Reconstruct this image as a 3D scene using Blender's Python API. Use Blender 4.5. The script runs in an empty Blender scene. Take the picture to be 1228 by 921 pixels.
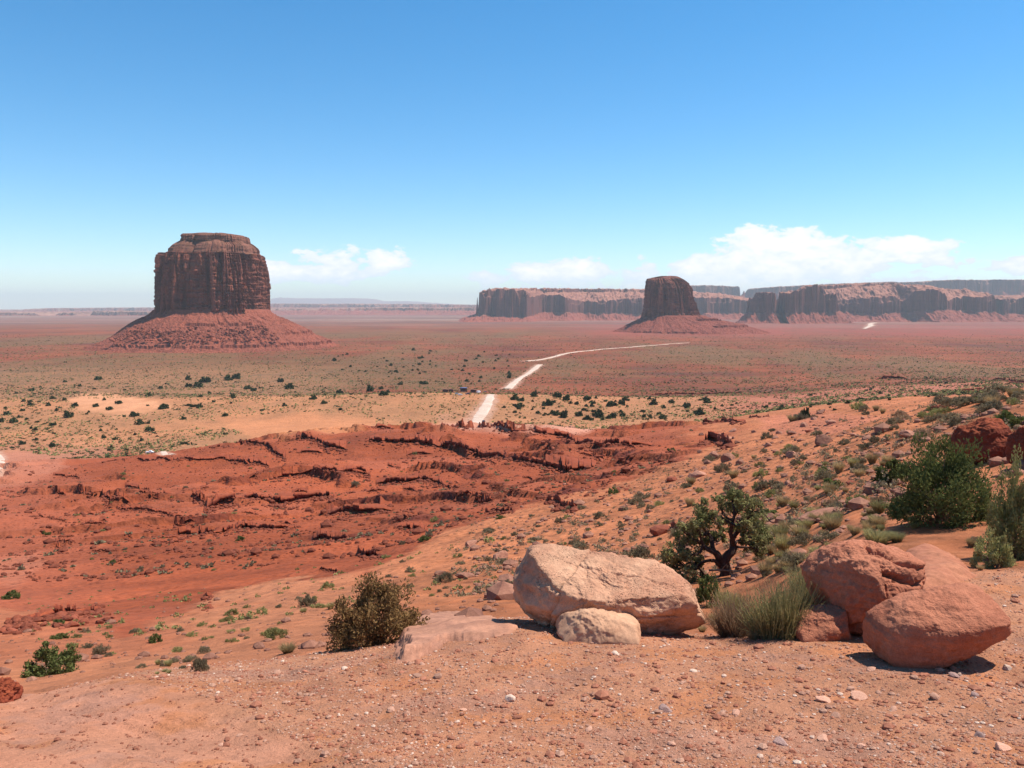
import bpy, math, random
import numpy as np
R = math.radians
rnd = random.Random(7)
rs = np.random.RandomState(11)
scene = bpy.context.scene
COL = scene.collection

# ------------------------------------------------------------------ camera
F, CX, CY = 1000.0, 614.0, 460.5
P = math.atan(91.5 / F)
cP, sP = math.cos(P), math.sin(P)
cam_d = bpy.data.cameras.new('camera')
cam_d.sensor_width = 36.0
cam_d.lens = 36.0 * F / 1228.0
cam_d.clip_start = 0.05
cam_d.clip_end = 120000.0
cam = bpy.data.objects.new('camera', cam_d)
cam.rotation_euler = (math.pi / 2 - P, 0, 0)
COL.objects.link(cam)
scene.camera = cam

# ------------------------------------------------------------------ sun and sky
SUN_AZ, SUN_EL = R(75), R(62)          # azimuth measured clockwise from the view direction (+Y)
sun_d = bpy.data.lights.new('sun', 'SUN')
sun_d.energy = 5.0
sun_d.angle = R(0.53)
sun_d.color = (1.0, 0.935, 0.83)
sun = bpy.data.objects.new('sun', sun_d)
sun.rotation_euler = (math.pi / 2 - SUN_EL, 0, math.pi - SUN_AZ)
COL.objects.link(sun)
scene.view_settings.view_transform = 'Standard'
scene.view_settings.look = 'None'
scene.view_settings.exposure = 0.48
scene.view_settings.gamma = 1.0
scene.view_settings.use_curve_mapping = False
scene.cycles.max_bounces = 6
scene.cycles.diffuse_bounces = 3
scene.cycles.transparent_max_bounces = 8
scene.cycles.volume_bounces = 0
scene.cycles.use_denoising = True
SKY_STRENGTH = 0.12
HAZE = 3.4e-5


class NT:
    """tiny helper for building node trees"""
    def __init__(s, nt):
        s.t = nt
        s.n = nt.nodes
        s.l = nt.links

    def node(s, typ, ins=None, **kw):
        nd = s.n.new(typ)
        for k, v in kw.items():
            setattr(nd, k, v)
        if ins:
            for k, v in ins.items():
                sock = nd.inputs[k]
                if isinstance(v, bpy.types.NodeSocket):
                    s.l.new(v, sock)
                else:
                    sock.default_value = v
        return nd

    def m(s, op, a, b=0.0, c=0.0, clamp=False):
        nd = s.node('ShaderNodeMath', {0: a, 1: b, 2: c}, operation=op)
        nd.use_clamp = clamp
        return nd.outputs[0]

    def mix(s, f, a, b, bt='MIX'):
        nd = s.node('ShaderNodeMix', data_type='RGBA', blend_type=bt)
        for i, v in ((0, f), (6, a), (7, b)):
            if isinstance(v, bpy.types.NodeSocket):
                s.l.new(v, nd.inputs[i])
            else:
                nd.inputs[i].default_value = (*v, 1.0) if isinstance(v, tuple) and len(v) == 3 else v
        return nd.outputs[2]

    def noise(s, vec, scale, detail=4.0, rough=0.55, dist=0.0):
        nd = s.node('ShaderNodeTexNoise', {'Scale': scale, 'Detail': detail, 'Roughness': rough, 'Distortion': dist})
        s.l.new(vec, nd.inputs['Vector'])
        return nd.outputs['Fac']

    def rng(s, v, a, b, c, d, smooth=False):
        nd = s.node('ShaderNodeMapRange', {0: v, 1: a, 2: b, 3: c, 4: d})
        if smooth:
            nd.interpolation_type = 'SMOOTHSTEP'
        return nd.outputs[0]

    def scale(s, vec, xyz):
        nd = s.node('ShaderNodeMapping', {'Vector': vec, 'Scale': xyz})
        return nd.outputs[0]


world = bpy.data.worlds.new('World')
scene.world = world
world.use_nodes = True
w = NT(world.node_tree)
w.n.clear()
sky = w.node('ShaderNodeTexSky', sky_type='NISHITA', sun_disc=False)
sky.sun_elevation = SUN_EL
sky.sun_rotation = SUN_AZ
sky.altitude = 1700
sky.air_density = 1.0
sky.dust_density = 0.5
sky.ozone_density = 2.2
skyc = sky.outputs[0]
hs = w.node('ShaderNodeHueSaturation', {'Hue': 0.492, 'Saturation': 1.36, 'Value': 1.07, 'Color': skyc})
bg = w.node('ShaderNodeBackground', {'Color': hs.outputs[0], 'Strength': SKY_STRENGTH})
tc = w.node('ShaderNodeTexCoord')
sep = w.node('ShaderNodeSeparateXYZ', {0: tc.outputs['Generated']})
az = w.m('ARCTAN2', sep.outputs[0], sep.outputs[1])
el = w.m('ARCSINE', sep.outputs[2])
cv = w.node('ShaderNodeCombineXYZ', {0: az, 1: w.m('MULTIPLY', el, 1.9), 2: 0.3}).outputs[0]
n1 = w.noise(cv, 15, 7, 0.62, 0.35)
n2 = w.noise(cv, 45, 5, 0.6, 0.2)
env = None
for (px, py, sx, sy) in [(395, 317, 90, 23), (352, 328, 50, 14), (925, 308, 75, 34), (975, 318, 150, 32), (800, 331, 200, 22), (705, 326, 85, 17), (650, 329, 50, 13),
                         (585, 334, 34, 9), (1228, 326, 42, 12), (1070, 303, 62, 13), (655, 329, 28, 12), (880, 344, 330, 14)]:
    u0 = math.atan((px - CX) / F)
    e0 = math.atan((369.0 - py) / F)
    a = w.m('POWER', w.m('DIVIDE', w.m('SUBTRACT', az, u0), sx / 1000.0), 2.0)
    b = w.m('POWER', w.m('DIVIDE', w.m('SUBTRACT', el, e0), sy / 1000.0), 2.0)
    e = w.m('SUBTRACT', 1.0, w.m('ADD', a, b))
    env = e if env is None else w.m('MAXIMUM', env, e)
dens = w.m('ADD', w.m('MULTIPLY', env, 0.8), w.m('MULTIPLY', w.m('SUBTRACT', n1, 0.53), 3.4))
dens = w.m('ADD', dens, w.m('MULTIPLY', w.m('SUBTRACT', n2, 0.5), 2.2))
mask = w.rng(dens, 0.02, 0.34, 0.0, 1.0, True)
low = w.rng(el, 0.012, 0.05, 0.5, 1.0, True)
mask = w.m('MULTIPLY', mask, low)
ccol = w.mix(w.rng(dens, 0.3, 1.2, 0.0, 1.0), (0.74, 0.80, 0.92), (1.0, 0.97, 0.95))
cbg = w.node('ShaderNodeBackground', {'Color': ccol, 'Strength': 0.98})
ms = w.node('ShaderNodeMixShader', {0: mask, 1: bg.outputs[0], 2: cbg.outputs[0]})
w.node('ShaderNodeOutputWorld', {0: ms.outputs[0]})

# ------------------------------------------------------------------ maths helpers
_pr = np.random.RandomState(5)
PERM = _pr.permutation(256)
PERM = np.concatenate([PERM, PERM, PERM])
G2 = _pr.normal(size=(256, 2)); G2 /= np.linalg.norm(G2, axis=1)[:, None]
G3 = _pr.normal(size=(256, 3)); G3 /= np.linalg.norm(G3, axis=1)[:, None]


def n2d(x, y, seed=0):
    x = np.asarray(x, float) + seed * 17.31; y = np.asarray(y, float) - seed * 9.77
    xi = np.floor(x).astype(np.int64); yi = np.floor(y).astype(np.int64)
    xf = x - xi; yf = y - yi
    u = xf * xf * xf * (xf * (xf * 6 - 15) + 10); v = yf * yf * yf * (yf * (yf * 6 - 15) + 10)
    out = 0
    for dx in (0, 1):
        for dy in (0, 1):
            h = PERM[PERM[(xi + dx) & 255] + ((yi + dy) & 255)]
            g = G2[h]
            d = g[..., 0] * (xf - dx) + g[..., 1] * (yf - dy)
            out = out + d * (u if dx else 1 - u) * (v if dy else 1 - v)
    return out * 1.5


def n3d(p, seed=0):
    p = np.asarray(p, float) + np.array([seed * 13.1, -seed * 7.7, seed * 3.9])
    i = np.floor(p).astype(np.int64); f = p - i
    u = f * f * f * (f * (f * 6 - 15) + 10)
    out = 0
    for dx in (0, 1):
        for dy in (0, 1):
            for dz in (0, 1):
                h = PERM[PERM[PERM[(i[..., 0] + dx) & 255] + ((i[..., 1] + dy) & 255)] + ((i[..., 2] + dz) & 255)]
                g = G3[h]
                d = g[..., 0] * (f[..., 0] - dx) + g[..., 1] * (f[..., 1] - dy) + g[..., 2] * (f[..., 2] - dz)
                out = out + d * (u[..., 0] if dx else 1 - u[..., 0]) * (u[..., 1] if dy else 1 - u[..., 1]) * (u[..., 2] if dz else 1 - u[..., 2])
    return out * 1.5


def sstep(x, a, b):
    t = np.clip((x - a) / (b - a), 0, 1)
    return t * t * (3 - 2 * t)


def zr(py):
    v = (CY - np.asarray(py, float)) / F
    return (-sP + cP * v) / (cP + sP * v)


def xr(px, py):
    v = (CY - np.asarray(py, float)) / F
    return ((np.asarray(px, float) - CX) / F) / (cP + sP * v)


def pt(px, py, Y):
    return np.array([float(xr(px, py)) * Y, Y, float(zr(py)) * Y])


def proj(X, Y, Z):
    d = Y * cP - Z * sP
    return CX + F * X / d, CY - F * (Y * sP + Z * cP) / d


def pchip(xk, yk, x):
    h = np.diff(xk); d = np.diff(yk) / h
    m = np.zeros_like(yk)
    for i in range(1, len(xk) - 1):
        if d[i - 1] * d[i] > 0:
            w1 = 2 * h[i] + h[i - 1]; w2 = h[i] + 2 * h[i - 1]
            m[i] = (w1 + w2) / (w1 / d[i - 1] + w2 / d[i])
    m[0] = d[0]; m[-1] = d[-1]
    k = np.clip(np.searchsorted(xk, x) - 1, 0, len(xk) - 2)
    t = (x - xk[k]) / h[k]
    return ((2 * t**3 - 3 * t**2 + 1) * yk[k] + (t**3 - 2 * t**2 + t) * h[k] * m[k] + (-2 * t**3 + 3 * t**2) * yk[k + 1] + (t**3 - t**2) * h[k] * m[k + 1])


# ------------------------------------------------------------------ terrain table
COLS = [-200, 0, 150, 300, 450, 600, 750, 900, 1050, 1228, 1450]
KEYS = [   # (row, Y) at each column
    [(921, 5.0)] * 11,
    [(850, 7.6), (838, 8.0), (808, 9.0), (798, 9.5), (772, 10.2), (740, 11.2), (750, 10.4), (770, 9.4), (705, 11.5), (692, 11.5), (700, 10.5)],
    [(840, 10.5), (826, 10.8), (803, 12.2), (786, 13), (768, 13), (748, 14.5), (752, 14), (773, 12.5), (664, 15), (655, 14.5), (640, 14)],
    [(800, 20), (782, 22), (765, 24), (744, 25), (727, 26), (712, 26), (704, 26), (692, 25), (618, 22), (580, 21), (550, 20)],
    [(750, 42), (738, 44), (730, 45), (706, 46), (690, 46), (668, 46), (650, 45), (610, 42), (556, 38), (515, 34), (480, 32)],
    [(725, 72), (715, 74), (708, 75), (692, 75), (672, 75), (635, 75), (602, 75), (560, 72), (515, 65), (464, 50), (440, 46)],
    [(672, 125), (662, 128), (652, 130), (643, 130), (630, 130), (600, 130), (575, 130), (535, 130), (496, 125), (476, 100), (460, 90)],
    [(615, 215), (600, 220), (592, 225), (585, 230), (572, 230), (560, 230), (545, 230), (515, 230), (489, 230), (480, 220), (470, 210)],
    [(580, 350), (571, 360), (553, 380), (530, 380), (514, 380), (513, 380), (519, 380), (503, 380), (483, 380), (473, 380), (465, 380)],
    [(566, 450), (558, 460), (553, 500), (534, 520), (524, 520), (523, 520), (525, 520), (498, 520), (479, 520), (468, 520), (462, 520)],
    [(545, 600), (540, 610), (536, 620), (512, 690), (510, 700), (507, 700), (508, 700), (491, 700), (475, 700), (464, 700), (459, 700)],
    [(490, 900), (484, 900), (480, 900), (478, 900), (471, 880), (471, 880), (476, 900), (477, 900), (467, 900), (458, 900), (454, 900)],
    [(480, 980), (476, 980), (473, 980), (473, 1000), (473, 960), (474, 960), (478, 980), (471, 1000), (462, 1000), (454, 1000), (450, 1000)],
    [(465, 1150)] * 4 + [(467, 1100), (467, 1100), (469, 1100), (464, 1150), (456, 1150), (450, 1150), (446, 1150)],
    [(433, 1700)] * 11,
    [(403.5, 3000)] * 11,
    [(387, 6000)] * 11,
    [(378.0, 12000)] * 11,
    [(373.0, 26000)] * 11,
    [(371.6, 47000)] * 11,
]
NA, NY = 381, 1300
AG = np.linspace(-0.95, 0.95, NA)
LG = np.linspace(math.log(5.0), math.log(47000.0), NY)
TT = np.zeros((NA, NY))
_ca = np.array([(c - CX) / F for c in COLS])
for i, a in enumerate(AG):
    ly = []; tz = []
    for k in KEYS:
        ly.append(np.interp(a, _ca, [math.log(q[1]) for q in k]))
        tz.append(np.interp(a, _ca, [float(zr(q[0])) for q in k]))
    TT[i] = pchip(np.array(ly), np.array(tz), LG)
_k = np.exp(-0.5 * (np.arange(-24, 25) / 8.0)**2); _k /= _k.sum()
TT = np.apply_along_axis(lambda c: np.convolve(np.pad(c, 24, mode='edge'), _k, 'valid'), 0, TT)
_k = np.exp(-0.5 * (np.arange(-9, 10) / 3.0)**2); _k /= _k.sum()
_T2 = np.apply_along_axis(lambda c: np.convolve(np.pad(c, 9, mode='reflect', reflect_type='odd'), _k, 'valid'), 1, TT)
TT = _T2
T0 = TT[:, 0].mean()
SLOPE0 = (T0 * 5.0 + 1.65) / 5.0


def base_z(X, Y):
    X = np.asarray(X, float); Y = np.asarray(Y, float)
    Yc = np.maximum(Y, 5.0)
    a = np.clip(X / Yc, -0.949, 0.949)
    fa = (a - AG[0]) / (AG[1] - AG[0]); fl = (np.log(Yc) - LG[0]) / (LG[1] - LG[0])
    ia = np.clip(fa.astype(int), 0, NA - 2); il = np.clip(fl.astype(int), 0, NY - 2)
    fa = fa - ia; fl = np.clip(fl - il, 0, 1)
    t = (TT[ia, il] * (1 - fa) + TT[ia + 1, il] * fa) * (1 - fl) + (TT[ia, il + 1] * (1 - fa) + TT[ia + 1, il + 1] * fa) * fl
    near = -1.65 + SLOPE0 * np.maximum(Y, 0.0) + (TT[ia, 0] * 5 - T0 * 5) * np.clip(Y / 5, 0, 1)
    return np.where(Y < 5.0, near, t * Yc)


def ground_z(X, Y):
    X = np.asarray(X, float); Y = np.asarray(Y, float)
    z = base_z(X, Y)
    D = np.maximum(np.hypot(X, Y), 1.5)
    shp = np.broadcast(X, Y).shape
    X = np.broadcast_to(X, shp); Y = np.broadcast_to(Y, shp)
    z = np.array(np.broadcast_to(z, shp)); D = np.broadcast_to(D, shp)
    for j in range(-4, 10):
        wl = 2.0 ** j
        wt = sstep(D, wl * 1.5, wl * 4.0) * (1 - sstep(D, wl * 130, wl * 400))
        k = 0.022 * (1 - 0.80 * sstep(D, 450, 800))
        if wl < 0.5:
            k = k * 0 + 0.042
        if wl > 5:
            k = k * 1.15
        m = wt > 0.002
        if m.any():
            nn = n2d(X[m] / wl, Y[m] / wl, j + 20)
            if 3 < wl < 40:
                nn = 0.45 - np.abs(nn) * 1.6
            z[m] += wl * k[m] * wt[m] * nn
    # drag lines of the smooth dirt bank
    m = (Y < 12) & (Y > 3) & (X / np.maximum(Y, 3) + 0.23 + 0.085 * (Y - 5) < 0.1)
    if m.any():
        s_ = X[m] * 0.76 - Y[m] * 0.65; c_ = X[m] * 0.65 + Y[m] * 0.76
        z[m] += 0.020 * n2d(s_ / 3.0, c_ / 0.22, 61) + 0.010 * n2d(s_ / 1.5, c_ / 0.07, 62) + 0.05 * n2d(s_ / 4.0, c_ / 0.9, 63)
    # badland benches: steps and gentle terracing of the red slope
    tw = sstep(Y, 90, 150) * (1 - sstep(Y, 420, 520)) * (1 - sstep(X / np.maximum(Y, 1), 0.18, 0.26))
    m = tw > 0.01
    if m.any():
        q = z[m] + 1.5 * n2d(X[m] / 50, Y[m] / 50, 3)
        z[m] += tw[m] * 0.35 * np.sin(q * 2 * np.pi / 4.6)
        t, on = bench(X[m], Y[m])
        z[m] += tw[m] * on * 2.3 * (Y[m] / 220) * (sstep(t, 0, 0.09) - t)
    return z


def bench(X, Y):
    a = X / np.maximum(Y, 1); l = np.log(np.maximum(Y, 1))
    ph = 5.5 * l + 9.0 * np.maximum(a + 0.25, 0) + 0.9 * n2d(X / 70, Y / 55, 71) + 0.35 * n2d(X / 16, Y / 14, 72) + 0.10 * n2d(X / 4, Y / 4, 73)
    k = np.floor(ph)
    on = sstep(n2d(X / 45 + k * 7.3, Y / 200 + k * 3.1, 74), -0.15, 0.15)
    return ph - k, on


def hits(pxs, pys, y0=4.0, y1=46000.0):
    """where the rays through picture points first meet the ground"""
    pxs = np.asarray(pxs, float); pys = np.asarray(pys, float)
    ys = np.exp(np.linspace(math.log(y0), math.log(y1), 1100))
    out = np.zeros((len(pxs), 3))
    for c in range(0, len(pxs), 300):
        A = xr(pxs[c:c + 300], pys[c:c + 300]); T = zr(pys[c:c + 300])
        Yg = np.broadcast_to(ys, (len(A), len(ys)))
        g = ground_z(A[:, None] * Yg, Yg) - T[:, None] * Yg
        below = g > 0
        idx = np.where(below.any(1), below.argmax(1), (g / Yg).argmax(1))
        i1 = np.maximum(idx, 1); i0 = i1 - 1; r = np.arange(len(A))
        g0 = g[r, i0]; g1 = g[r, i1]
        f = np.clip(g0 / np.where(np.abs(g0 - g1) < 1e-9, 1, (g0 - g1)), 0, 1)
        Yh = ys[i0] + (ys[i1] - ys[i0]) * f
        out[c:c + 300, 0] = A * Yh; out[c:c + 300, 1] = Yh
    out[:, 2] = ground_z(out[:, 0], out[:, 1])
    return out


def hit(px, py, **k):
    return hits([px], [py], **k)[0]


# ------------------------------------------------------------------ object helpers
def mesh_np(name, V, Fc, mat, smooth=True):
    V = np.asarray(V, np.float32); Fc = np.asarray(Fc, np.int32)
    me = bpy.data.meshes.new(name)
    n, k = Fc.shape
    me.vertices.add(len(V)); me.vertices.foreach_set('co', V.ravel())
    me.loops.add(n * k); me.loops.foreach_set('vertex_index', Fc.ravel())
    me.polygons.add(n); me.polygons.foreach_set('loop_start', np.arange(0, n * k, k, dtype=np.int32))
    me.polygons.foreach_set('use_smooth', np.full(n, smooth))
    me.update(calc_edges=True)
    if mat:
        me.materials.append(mat)
    return me


def obj(name, me, parent=None, loc=(0, 0, 0)):
    o = bpy.data.objects.new(name, me)
    o.location = loc
    COL.objects.link(o)
    if parent:
        o.parent = parent
    return o


def tag(o, label=None, cat=None, group=None, kind=None):
    if label: o['label'] = label
    if cat: o['category'] = cat
    if group: o['group'] = group
    if kind: o['kind'] = kind
    return o


def empty(name, loc, label, cat, group=None):
    o = bpy.data.objects.new(name, None)
    o.empty_display_size = 0.2
    o.location = loc
    COL.objects.link(o)
    return tag(o, label, cat, group)


def copy_tree(o, parent=None):
    c = o.copy(); COL.objects.link(c)
    if parent: c.parent = parent
    for ch in list(o.children):
        copy_tree(ch, c)
    return c


def grid_faces(nr, nc, wrap=False):
    i = np.arange(nr - 1)[:, None]; j = np.arange(nc if wrap else nc - 1)[None, :]
    j2 = (j + 1) % nc
    a = i * nc + j; b = i * nc + j2; c = (i + 1) * nc + j2; d = (i + 1) * nc + j
    return np.stack([a, b, c, d], -1).reshape(-1, 4)


def icosphere(sub):
    import bmesh
    bm = bmesh.new(); bmesh.ops.create_icosphere(bm, subdivisions=sub, radius=1.0)
    V = np.array([v.co[:] for v in bm.verts]); Fc = np.array([[v.index for v in f.verts] for f in bm.faces]); bm.free()
    return V, Fc


ICO = {s: icosphere(s) for s in (1, 2, 3, 4, 6, 7)}


def merge(V, Fc, pos, scl, rotz, tilt=None):
    """many transformed copies of one small template as plain arrays"""
    n = len(pos); c = np.cos(rotz)[:, None]; s = np.sin(rotz)[:, None]
    scl = np.asarray(scl, float)
    if scl.ndim == 1: scl = np.repeat(scl[:, None], 3, 1)
    W = V[None] * scl[:, None, :]
    x = W[..., 0] * c - W[..., 1] * s; y = W[..., 0] * s + W[..., 1] * c
    W = np.stack([x, y, W[..., 2]], -1) + np.asarray(pos)[:, None, :]
    Ff = Fc[None] + (np.arange(n) * len(V))[:, None, None]
    return W.reshape(-1, 3), Ff.reshape(-1, Fc.shape[1])


# ------------------------------------------------------------------ materials
def new_mat(name, rough=0.9):
    m = bpy.data.materials.new(name); m.use_nodes = True
    t = NT(m.node_tree); t.n.clear()
    b = t.node('ShaderNodeBsdfPrincipled', {'Roughness': rough})
    b.inputs['Specular IOR Level'].default_value = 0.15
    t.node('ShaderNodeOutputMaterial', {0: b.outputs[0]})
    return m, t, b


def bump(t, b, h, strength, dist):
    bn = t.node('ShaderNodeBump', {'Strength': strength, 'Distance': dist, 'Height': h})
    t.l.new(bn.outputs[0], b.inputs['Normal'])
    return bn


def plain(name, c, rough=0.7, metal=0.0):
    m, t, b = new_mat(name, rough)
    tcn = t.node('ShaderNodeTexCoord')
    f = t.rng(t.noise(tcn.outputs['Object'], 3.0), 0.3, 0.7, 0.85, 1.12)
    t.l.new(t.mix(1.0, c, t.node('ShaderNodeCombineColor', {0: f, 1: f, 2: f}).outputs[0], 'MULTIPLY'), b.inputs['Base Color'])
    b.inputs['Metallic'].default_value = metal
    return m


def mat_ground():
    m, t, b = new_mat('desert_soil', 0.95)
    o = t.node('ShaderNodeTexCoord').outputs['Object']
    col = t.node('ShaderNodeAttribute', attribute_name='soil').outputs['Color']
    scr = t.node('ShaderNodeAttribute', attribute_name='scrub')
    scrub = t.node('ShaderNodeSeparateColor', {0: scr.outputs['Color']})
    a = t.noise(o, 0.035, 5, 0.6)
    c = t.noise(o, 1.3, 6, 0.65)
    d = t.noise(o, 22.0, 4, 0.7)
    e = t.noise(o, 110.0, 3, 0.7)
    f = t.m('MULTIPLY', t.rng(a, 0.3, 0.7, 0.86, 1.12), t.rng(c, 0.3, 0.7, 0.84, 1.16))
    f = t.m('MULTIPLY', f, t.rng(d, 0.3, 0.7, 0.84, 1.16))
    f = t.m('MULTIPLY', f, t.rng(e, 0.3, 0.7, 0.80, 1.20))
    g = t.mix(1.0, col, t.node('ShaderNodeCombineColor', {0: f, 1: f, 2: f}).outputs[0], 'MULTIPLY')
    g = t.mix(t.rng(t.noise(o, 0.5, 4, 0.6), 0.5, 0.75, 0.0, 0.3), g, t.mix(1.0, g, (1.12, 0.86, 0.72), 'MULTIPLY'))
    # low ground plants growing over the far plain
    vo = t.node('ShaderNodeTexVoronoi', {'Vector': o, 'Scale': 0.16, 'Randomness': 1.0})
    dots = t.rng(vo.outputs['Distance'], 0.22, 0.40, 1.0, 0.0)
    pn = t.rng(t.noise(t.scale(o, (0.004, 0.0016, 1)), 1.0, 6, 0.65), 0.42, 0.58, 0.0, 1.0)
    fine = t.rng(t.noise(o, 0.06, 5, 0.75), 0.40, 0.62, 0.0, 1.0)
    amt = t.m('MULTIPLY', scrub.outputs[0], t.m('ADD', t.m('MULTIPLY', dots, 0.65), t.m('MULTIPLY', t.m('MULTIPLY', pn, fine), 0.55)), clamp=True)
    g = t.mix(amt, g, (0.10, 0.075, 0.040))
    t.l.new(g, b.inputs['Base Color'])
    h = t.m('ADD', t.m('MULTIPLY', d, 0.035), t.m('MULTIPLY', e, 0.014))
    h = t.m('ADD', h, t.m('MULTIPLY', c, 0.12))
    h = t.m('ADD', h, t.m('MULTIPLY', fine, 0.8))
    bump(t, b, h, 0.9, 1.0)
    return m


def mat_rock(name, c1, c2, scale=1.0, band=0.0, streak=0.0, bumpd=0.03, top=None, rough=0.9, zs=None, cracks=0.0, rand=0.12, pits=0.0):
    """sandstone: two colours, optional bedding, vertical varnish streaks and a flat-top colour"""
    m, t, b = new_mat(name, rough)
    o = t.node('ShaderNodeTexCoord').outputs['Object']
    a = t.noise(o, 1.2 * scale, 6, 0.62, 0.4)
    d = t.noise(o, 9.0 * scale, 6, 0.7)
    e = t.noise(o, 45.0 * scale, 4, 0.7)
    g = t.mix(t.rng(a, 0.34, 0.66, 0.0, 1.0), c1, c2)
    f = t.m('MULTIPLY', t.rng(d, 0.28, 0.72, 0.78, 1.2), t.rng(e, 0.28, 0.72, 0.82, 1.18))
    h = t.m('ADD', t.m('MULTIPLY', a, 1.5), t.m('ADD', t.m('MULTIPLY', d, 0.5), t.m('MULTIPLY', e, 0.13)))
    if band:
        bn = t.noise(t.scale(o, (0.12 * scale, 0.12 * scale, (zs or 5.0) * scale)), 1.0, 5, 0.7, 0.25)
        f = t.m('MULTIPLY', f, t.rng(bn, 0.3, 0.7, 1 - band, 1 + band * 0.7))
        h = t.m('ADD', h, t.m('MULTIPLY', bn, band * 3.0))
    if streak:
        sn = t.noise(t.scale(o, (2.2 * scale, 2.2 * scale, 0.16 * scale)), 1.0, 6, 0.7, 0.3)
        f = t.m('MULTIPLY', f, t.rng(sn, 0.32, 0.66, 1 - streak, 1 + streak * 0.5))
        h = t.m('ADD', h, t.m('MULTIPLY', sn, 2.0))
    if cracks:
        vo = t.node('ShaderNodeTexVoronoi', {'Vector': t.node('ShaderNodeMixRGB', {0: 0.06, 1: o, 2: t.node('ShaderNodeTexNoise', {'Vector': o, 'Scale': 3.0 * scale}).outputs['Color']}).outputs[0], 'Scale': 1.4 * scale}, feature='DISTANCE_TO_EDGE')
        ck = t.rng(vo.outputs['Distance'], 0.0, 0.02, 0.0, 1.0)
        h = t.m('ADD', h, t.m('MULTIPLY', ck, cracks * 0.5))
        f = t.m('MULTIPLY', f, t.rng(ck, 0, 1, 1 - 0.25 * cracks, 1.0))
    if pits:
        vo = t.node('ShaderNodeTexVoronoi', {'Vector': o, 'Scale': 26.0 * scale})
        pk = t.rng(vo.outputs['Distance'], 0.1, 0.35, 0.0, 1.0)
        pm = t.rng(t.noise(o, 2.2 * scale, 3), 0.5, 0.62, 0.0, 1.0)
        h = t.m('SUBTRACT', h, t.m('MULTIPLY', t.m('MULTIPLY', t.m('SUBTRACT', 1.0, pk), pm), pits))
    oi = t.node('ShaderNodeObjectInfo').outputs['Random']
    f = t.m('MULTIPLY', f, t.rng(oi, 0, 1, 1 - rand, 1 + rand))
    g = t.mix(1.0, g, t.node('ShaderNodeCombineColor', {0: f, 1: f, 2: f}).outputs[0], 'MULTIPLY')
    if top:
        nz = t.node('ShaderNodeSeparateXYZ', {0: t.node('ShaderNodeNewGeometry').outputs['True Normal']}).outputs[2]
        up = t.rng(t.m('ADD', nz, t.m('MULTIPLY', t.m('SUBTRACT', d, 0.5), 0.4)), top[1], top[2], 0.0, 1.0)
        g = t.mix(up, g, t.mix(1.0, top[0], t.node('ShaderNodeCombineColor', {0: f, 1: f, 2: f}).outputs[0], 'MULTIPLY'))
    t.l.new(g, b.inputs['Base Color'])
    bump(t, b, h, 0.8, bumpd)
    return m


def mat_leaf(name, c1, c2, trans=0.25, sc=8.0):
    m = bpy.data.materials.new(name); m.use_nodes = True
    t = NT(m.node_tree); t.n.clear()
    o = t.node('ShaderNodeTexCoord').outputs['Object']
    wn = t.node('ShaderNodeTexWhiteNoise', {'Vector': t.node('ShaderNodeVectorMath', {0: o, 1: (30.0, 30.0, 30.0)}, operation='MULTIPLY').outputs[0]})
    oi = t.node('ShaderNodeObjectInfo').outputs['Random']
    n = t.noise(o, sc, 3, 0.6)
    g = t.mix(t.rng(n, 0.35, 0.65, 0.0, 1.0), c1, c2)
    f = t.rng(oi, 0, 1, 0.78, 1.22)
    g = t.mix(1.0, g, t.node('ShaderNodeCombineColor', {0: f, 1: f, 2: f}).outputs[0], 'MULTIPLY')
    dn = t.node('ShaderNodeBsdfDiffuse', {0: g})
    tn = t.node('ShaderNodeBsdfTranslucent', {0: g})
    mx = t.node('ShaderNodeMixShader', {0: trans, 1: dn.outputs[0], 2: tn.outputs[0]})
    t.node('ShaderNodeOutputMaterial', {0: mx.outputs[0]})
    return m


M = {}
M['ground'] = mat_ground()
M['butte'] = mat_rock('butte_sandstone', (0.30, 0.092, 0.052), (0.13, 0.042, 0.030), 0.03, 0.12, 0.50, 3.0, rand=0.0)
M['talus'] = mat_rock('talus_slope', (0.29, 0.082, 0.048), (0.21, 0.062, 0.038), 0.03, 0.22, 0.0, 1.8, rand=0.0, zs=7.0)
M['cap'] = mat_rock('cap_rock', (0.24, 0.09, 0.058), (0.17, 0.075, 0.045), 0.04, 0.3, 0.1, 1.5, rand=0.0)
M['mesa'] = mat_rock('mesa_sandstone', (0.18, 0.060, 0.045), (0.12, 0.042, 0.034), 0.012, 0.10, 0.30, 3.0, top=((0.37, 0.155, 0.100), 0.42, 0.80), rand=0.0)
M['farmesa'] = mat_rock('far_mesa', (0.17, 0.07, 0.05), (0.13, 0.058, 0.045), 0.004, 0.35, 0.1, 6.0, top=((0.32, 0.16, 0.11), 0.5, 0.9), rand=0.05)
M['mesatalus'] = mat_rock('mesa_talus', (0.27, 0.072, 0.045), (0.22, 0.060, 0.038), 0.012, 0.2, 0.0, 3.0, rand=0.0)
M['red'] = mat_rock('red_siltstone', (0.22, 0.048, 0.024), (0.15, 0.034, 0.019), 0.6, 0.35, 0.0, 0.08, top=((0.265, 0.060, 0.024), 0.55, 0.85), rand=0.1)  # dark siltstone, face colour darkened further to deepen ledge shade; tops match soil
M['redrock'] = mat_rock('red_block', (0.27, 0.075, 0.040), (0.20, 0.056, 0.032), 1.5, 0.2, 0.0, 0.03, rand=0.3)
M['tanrock'] = mat_rock('tan_block', (0.38, 0.18, 0.115), (0.24, 0.105, 0.072), 1.5, 0.2, 0.0, 0.02, rand=0.35)
M['pale'] = mat_rock('pale_boulder', (0.60, 0.335, 0.205), (0.43, 0.20, 0.12), 1.6, 0.18, 0.0, 0.055, rand=0.0, cracks=0.0, pits=0.9, zs=2.5)
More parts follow.
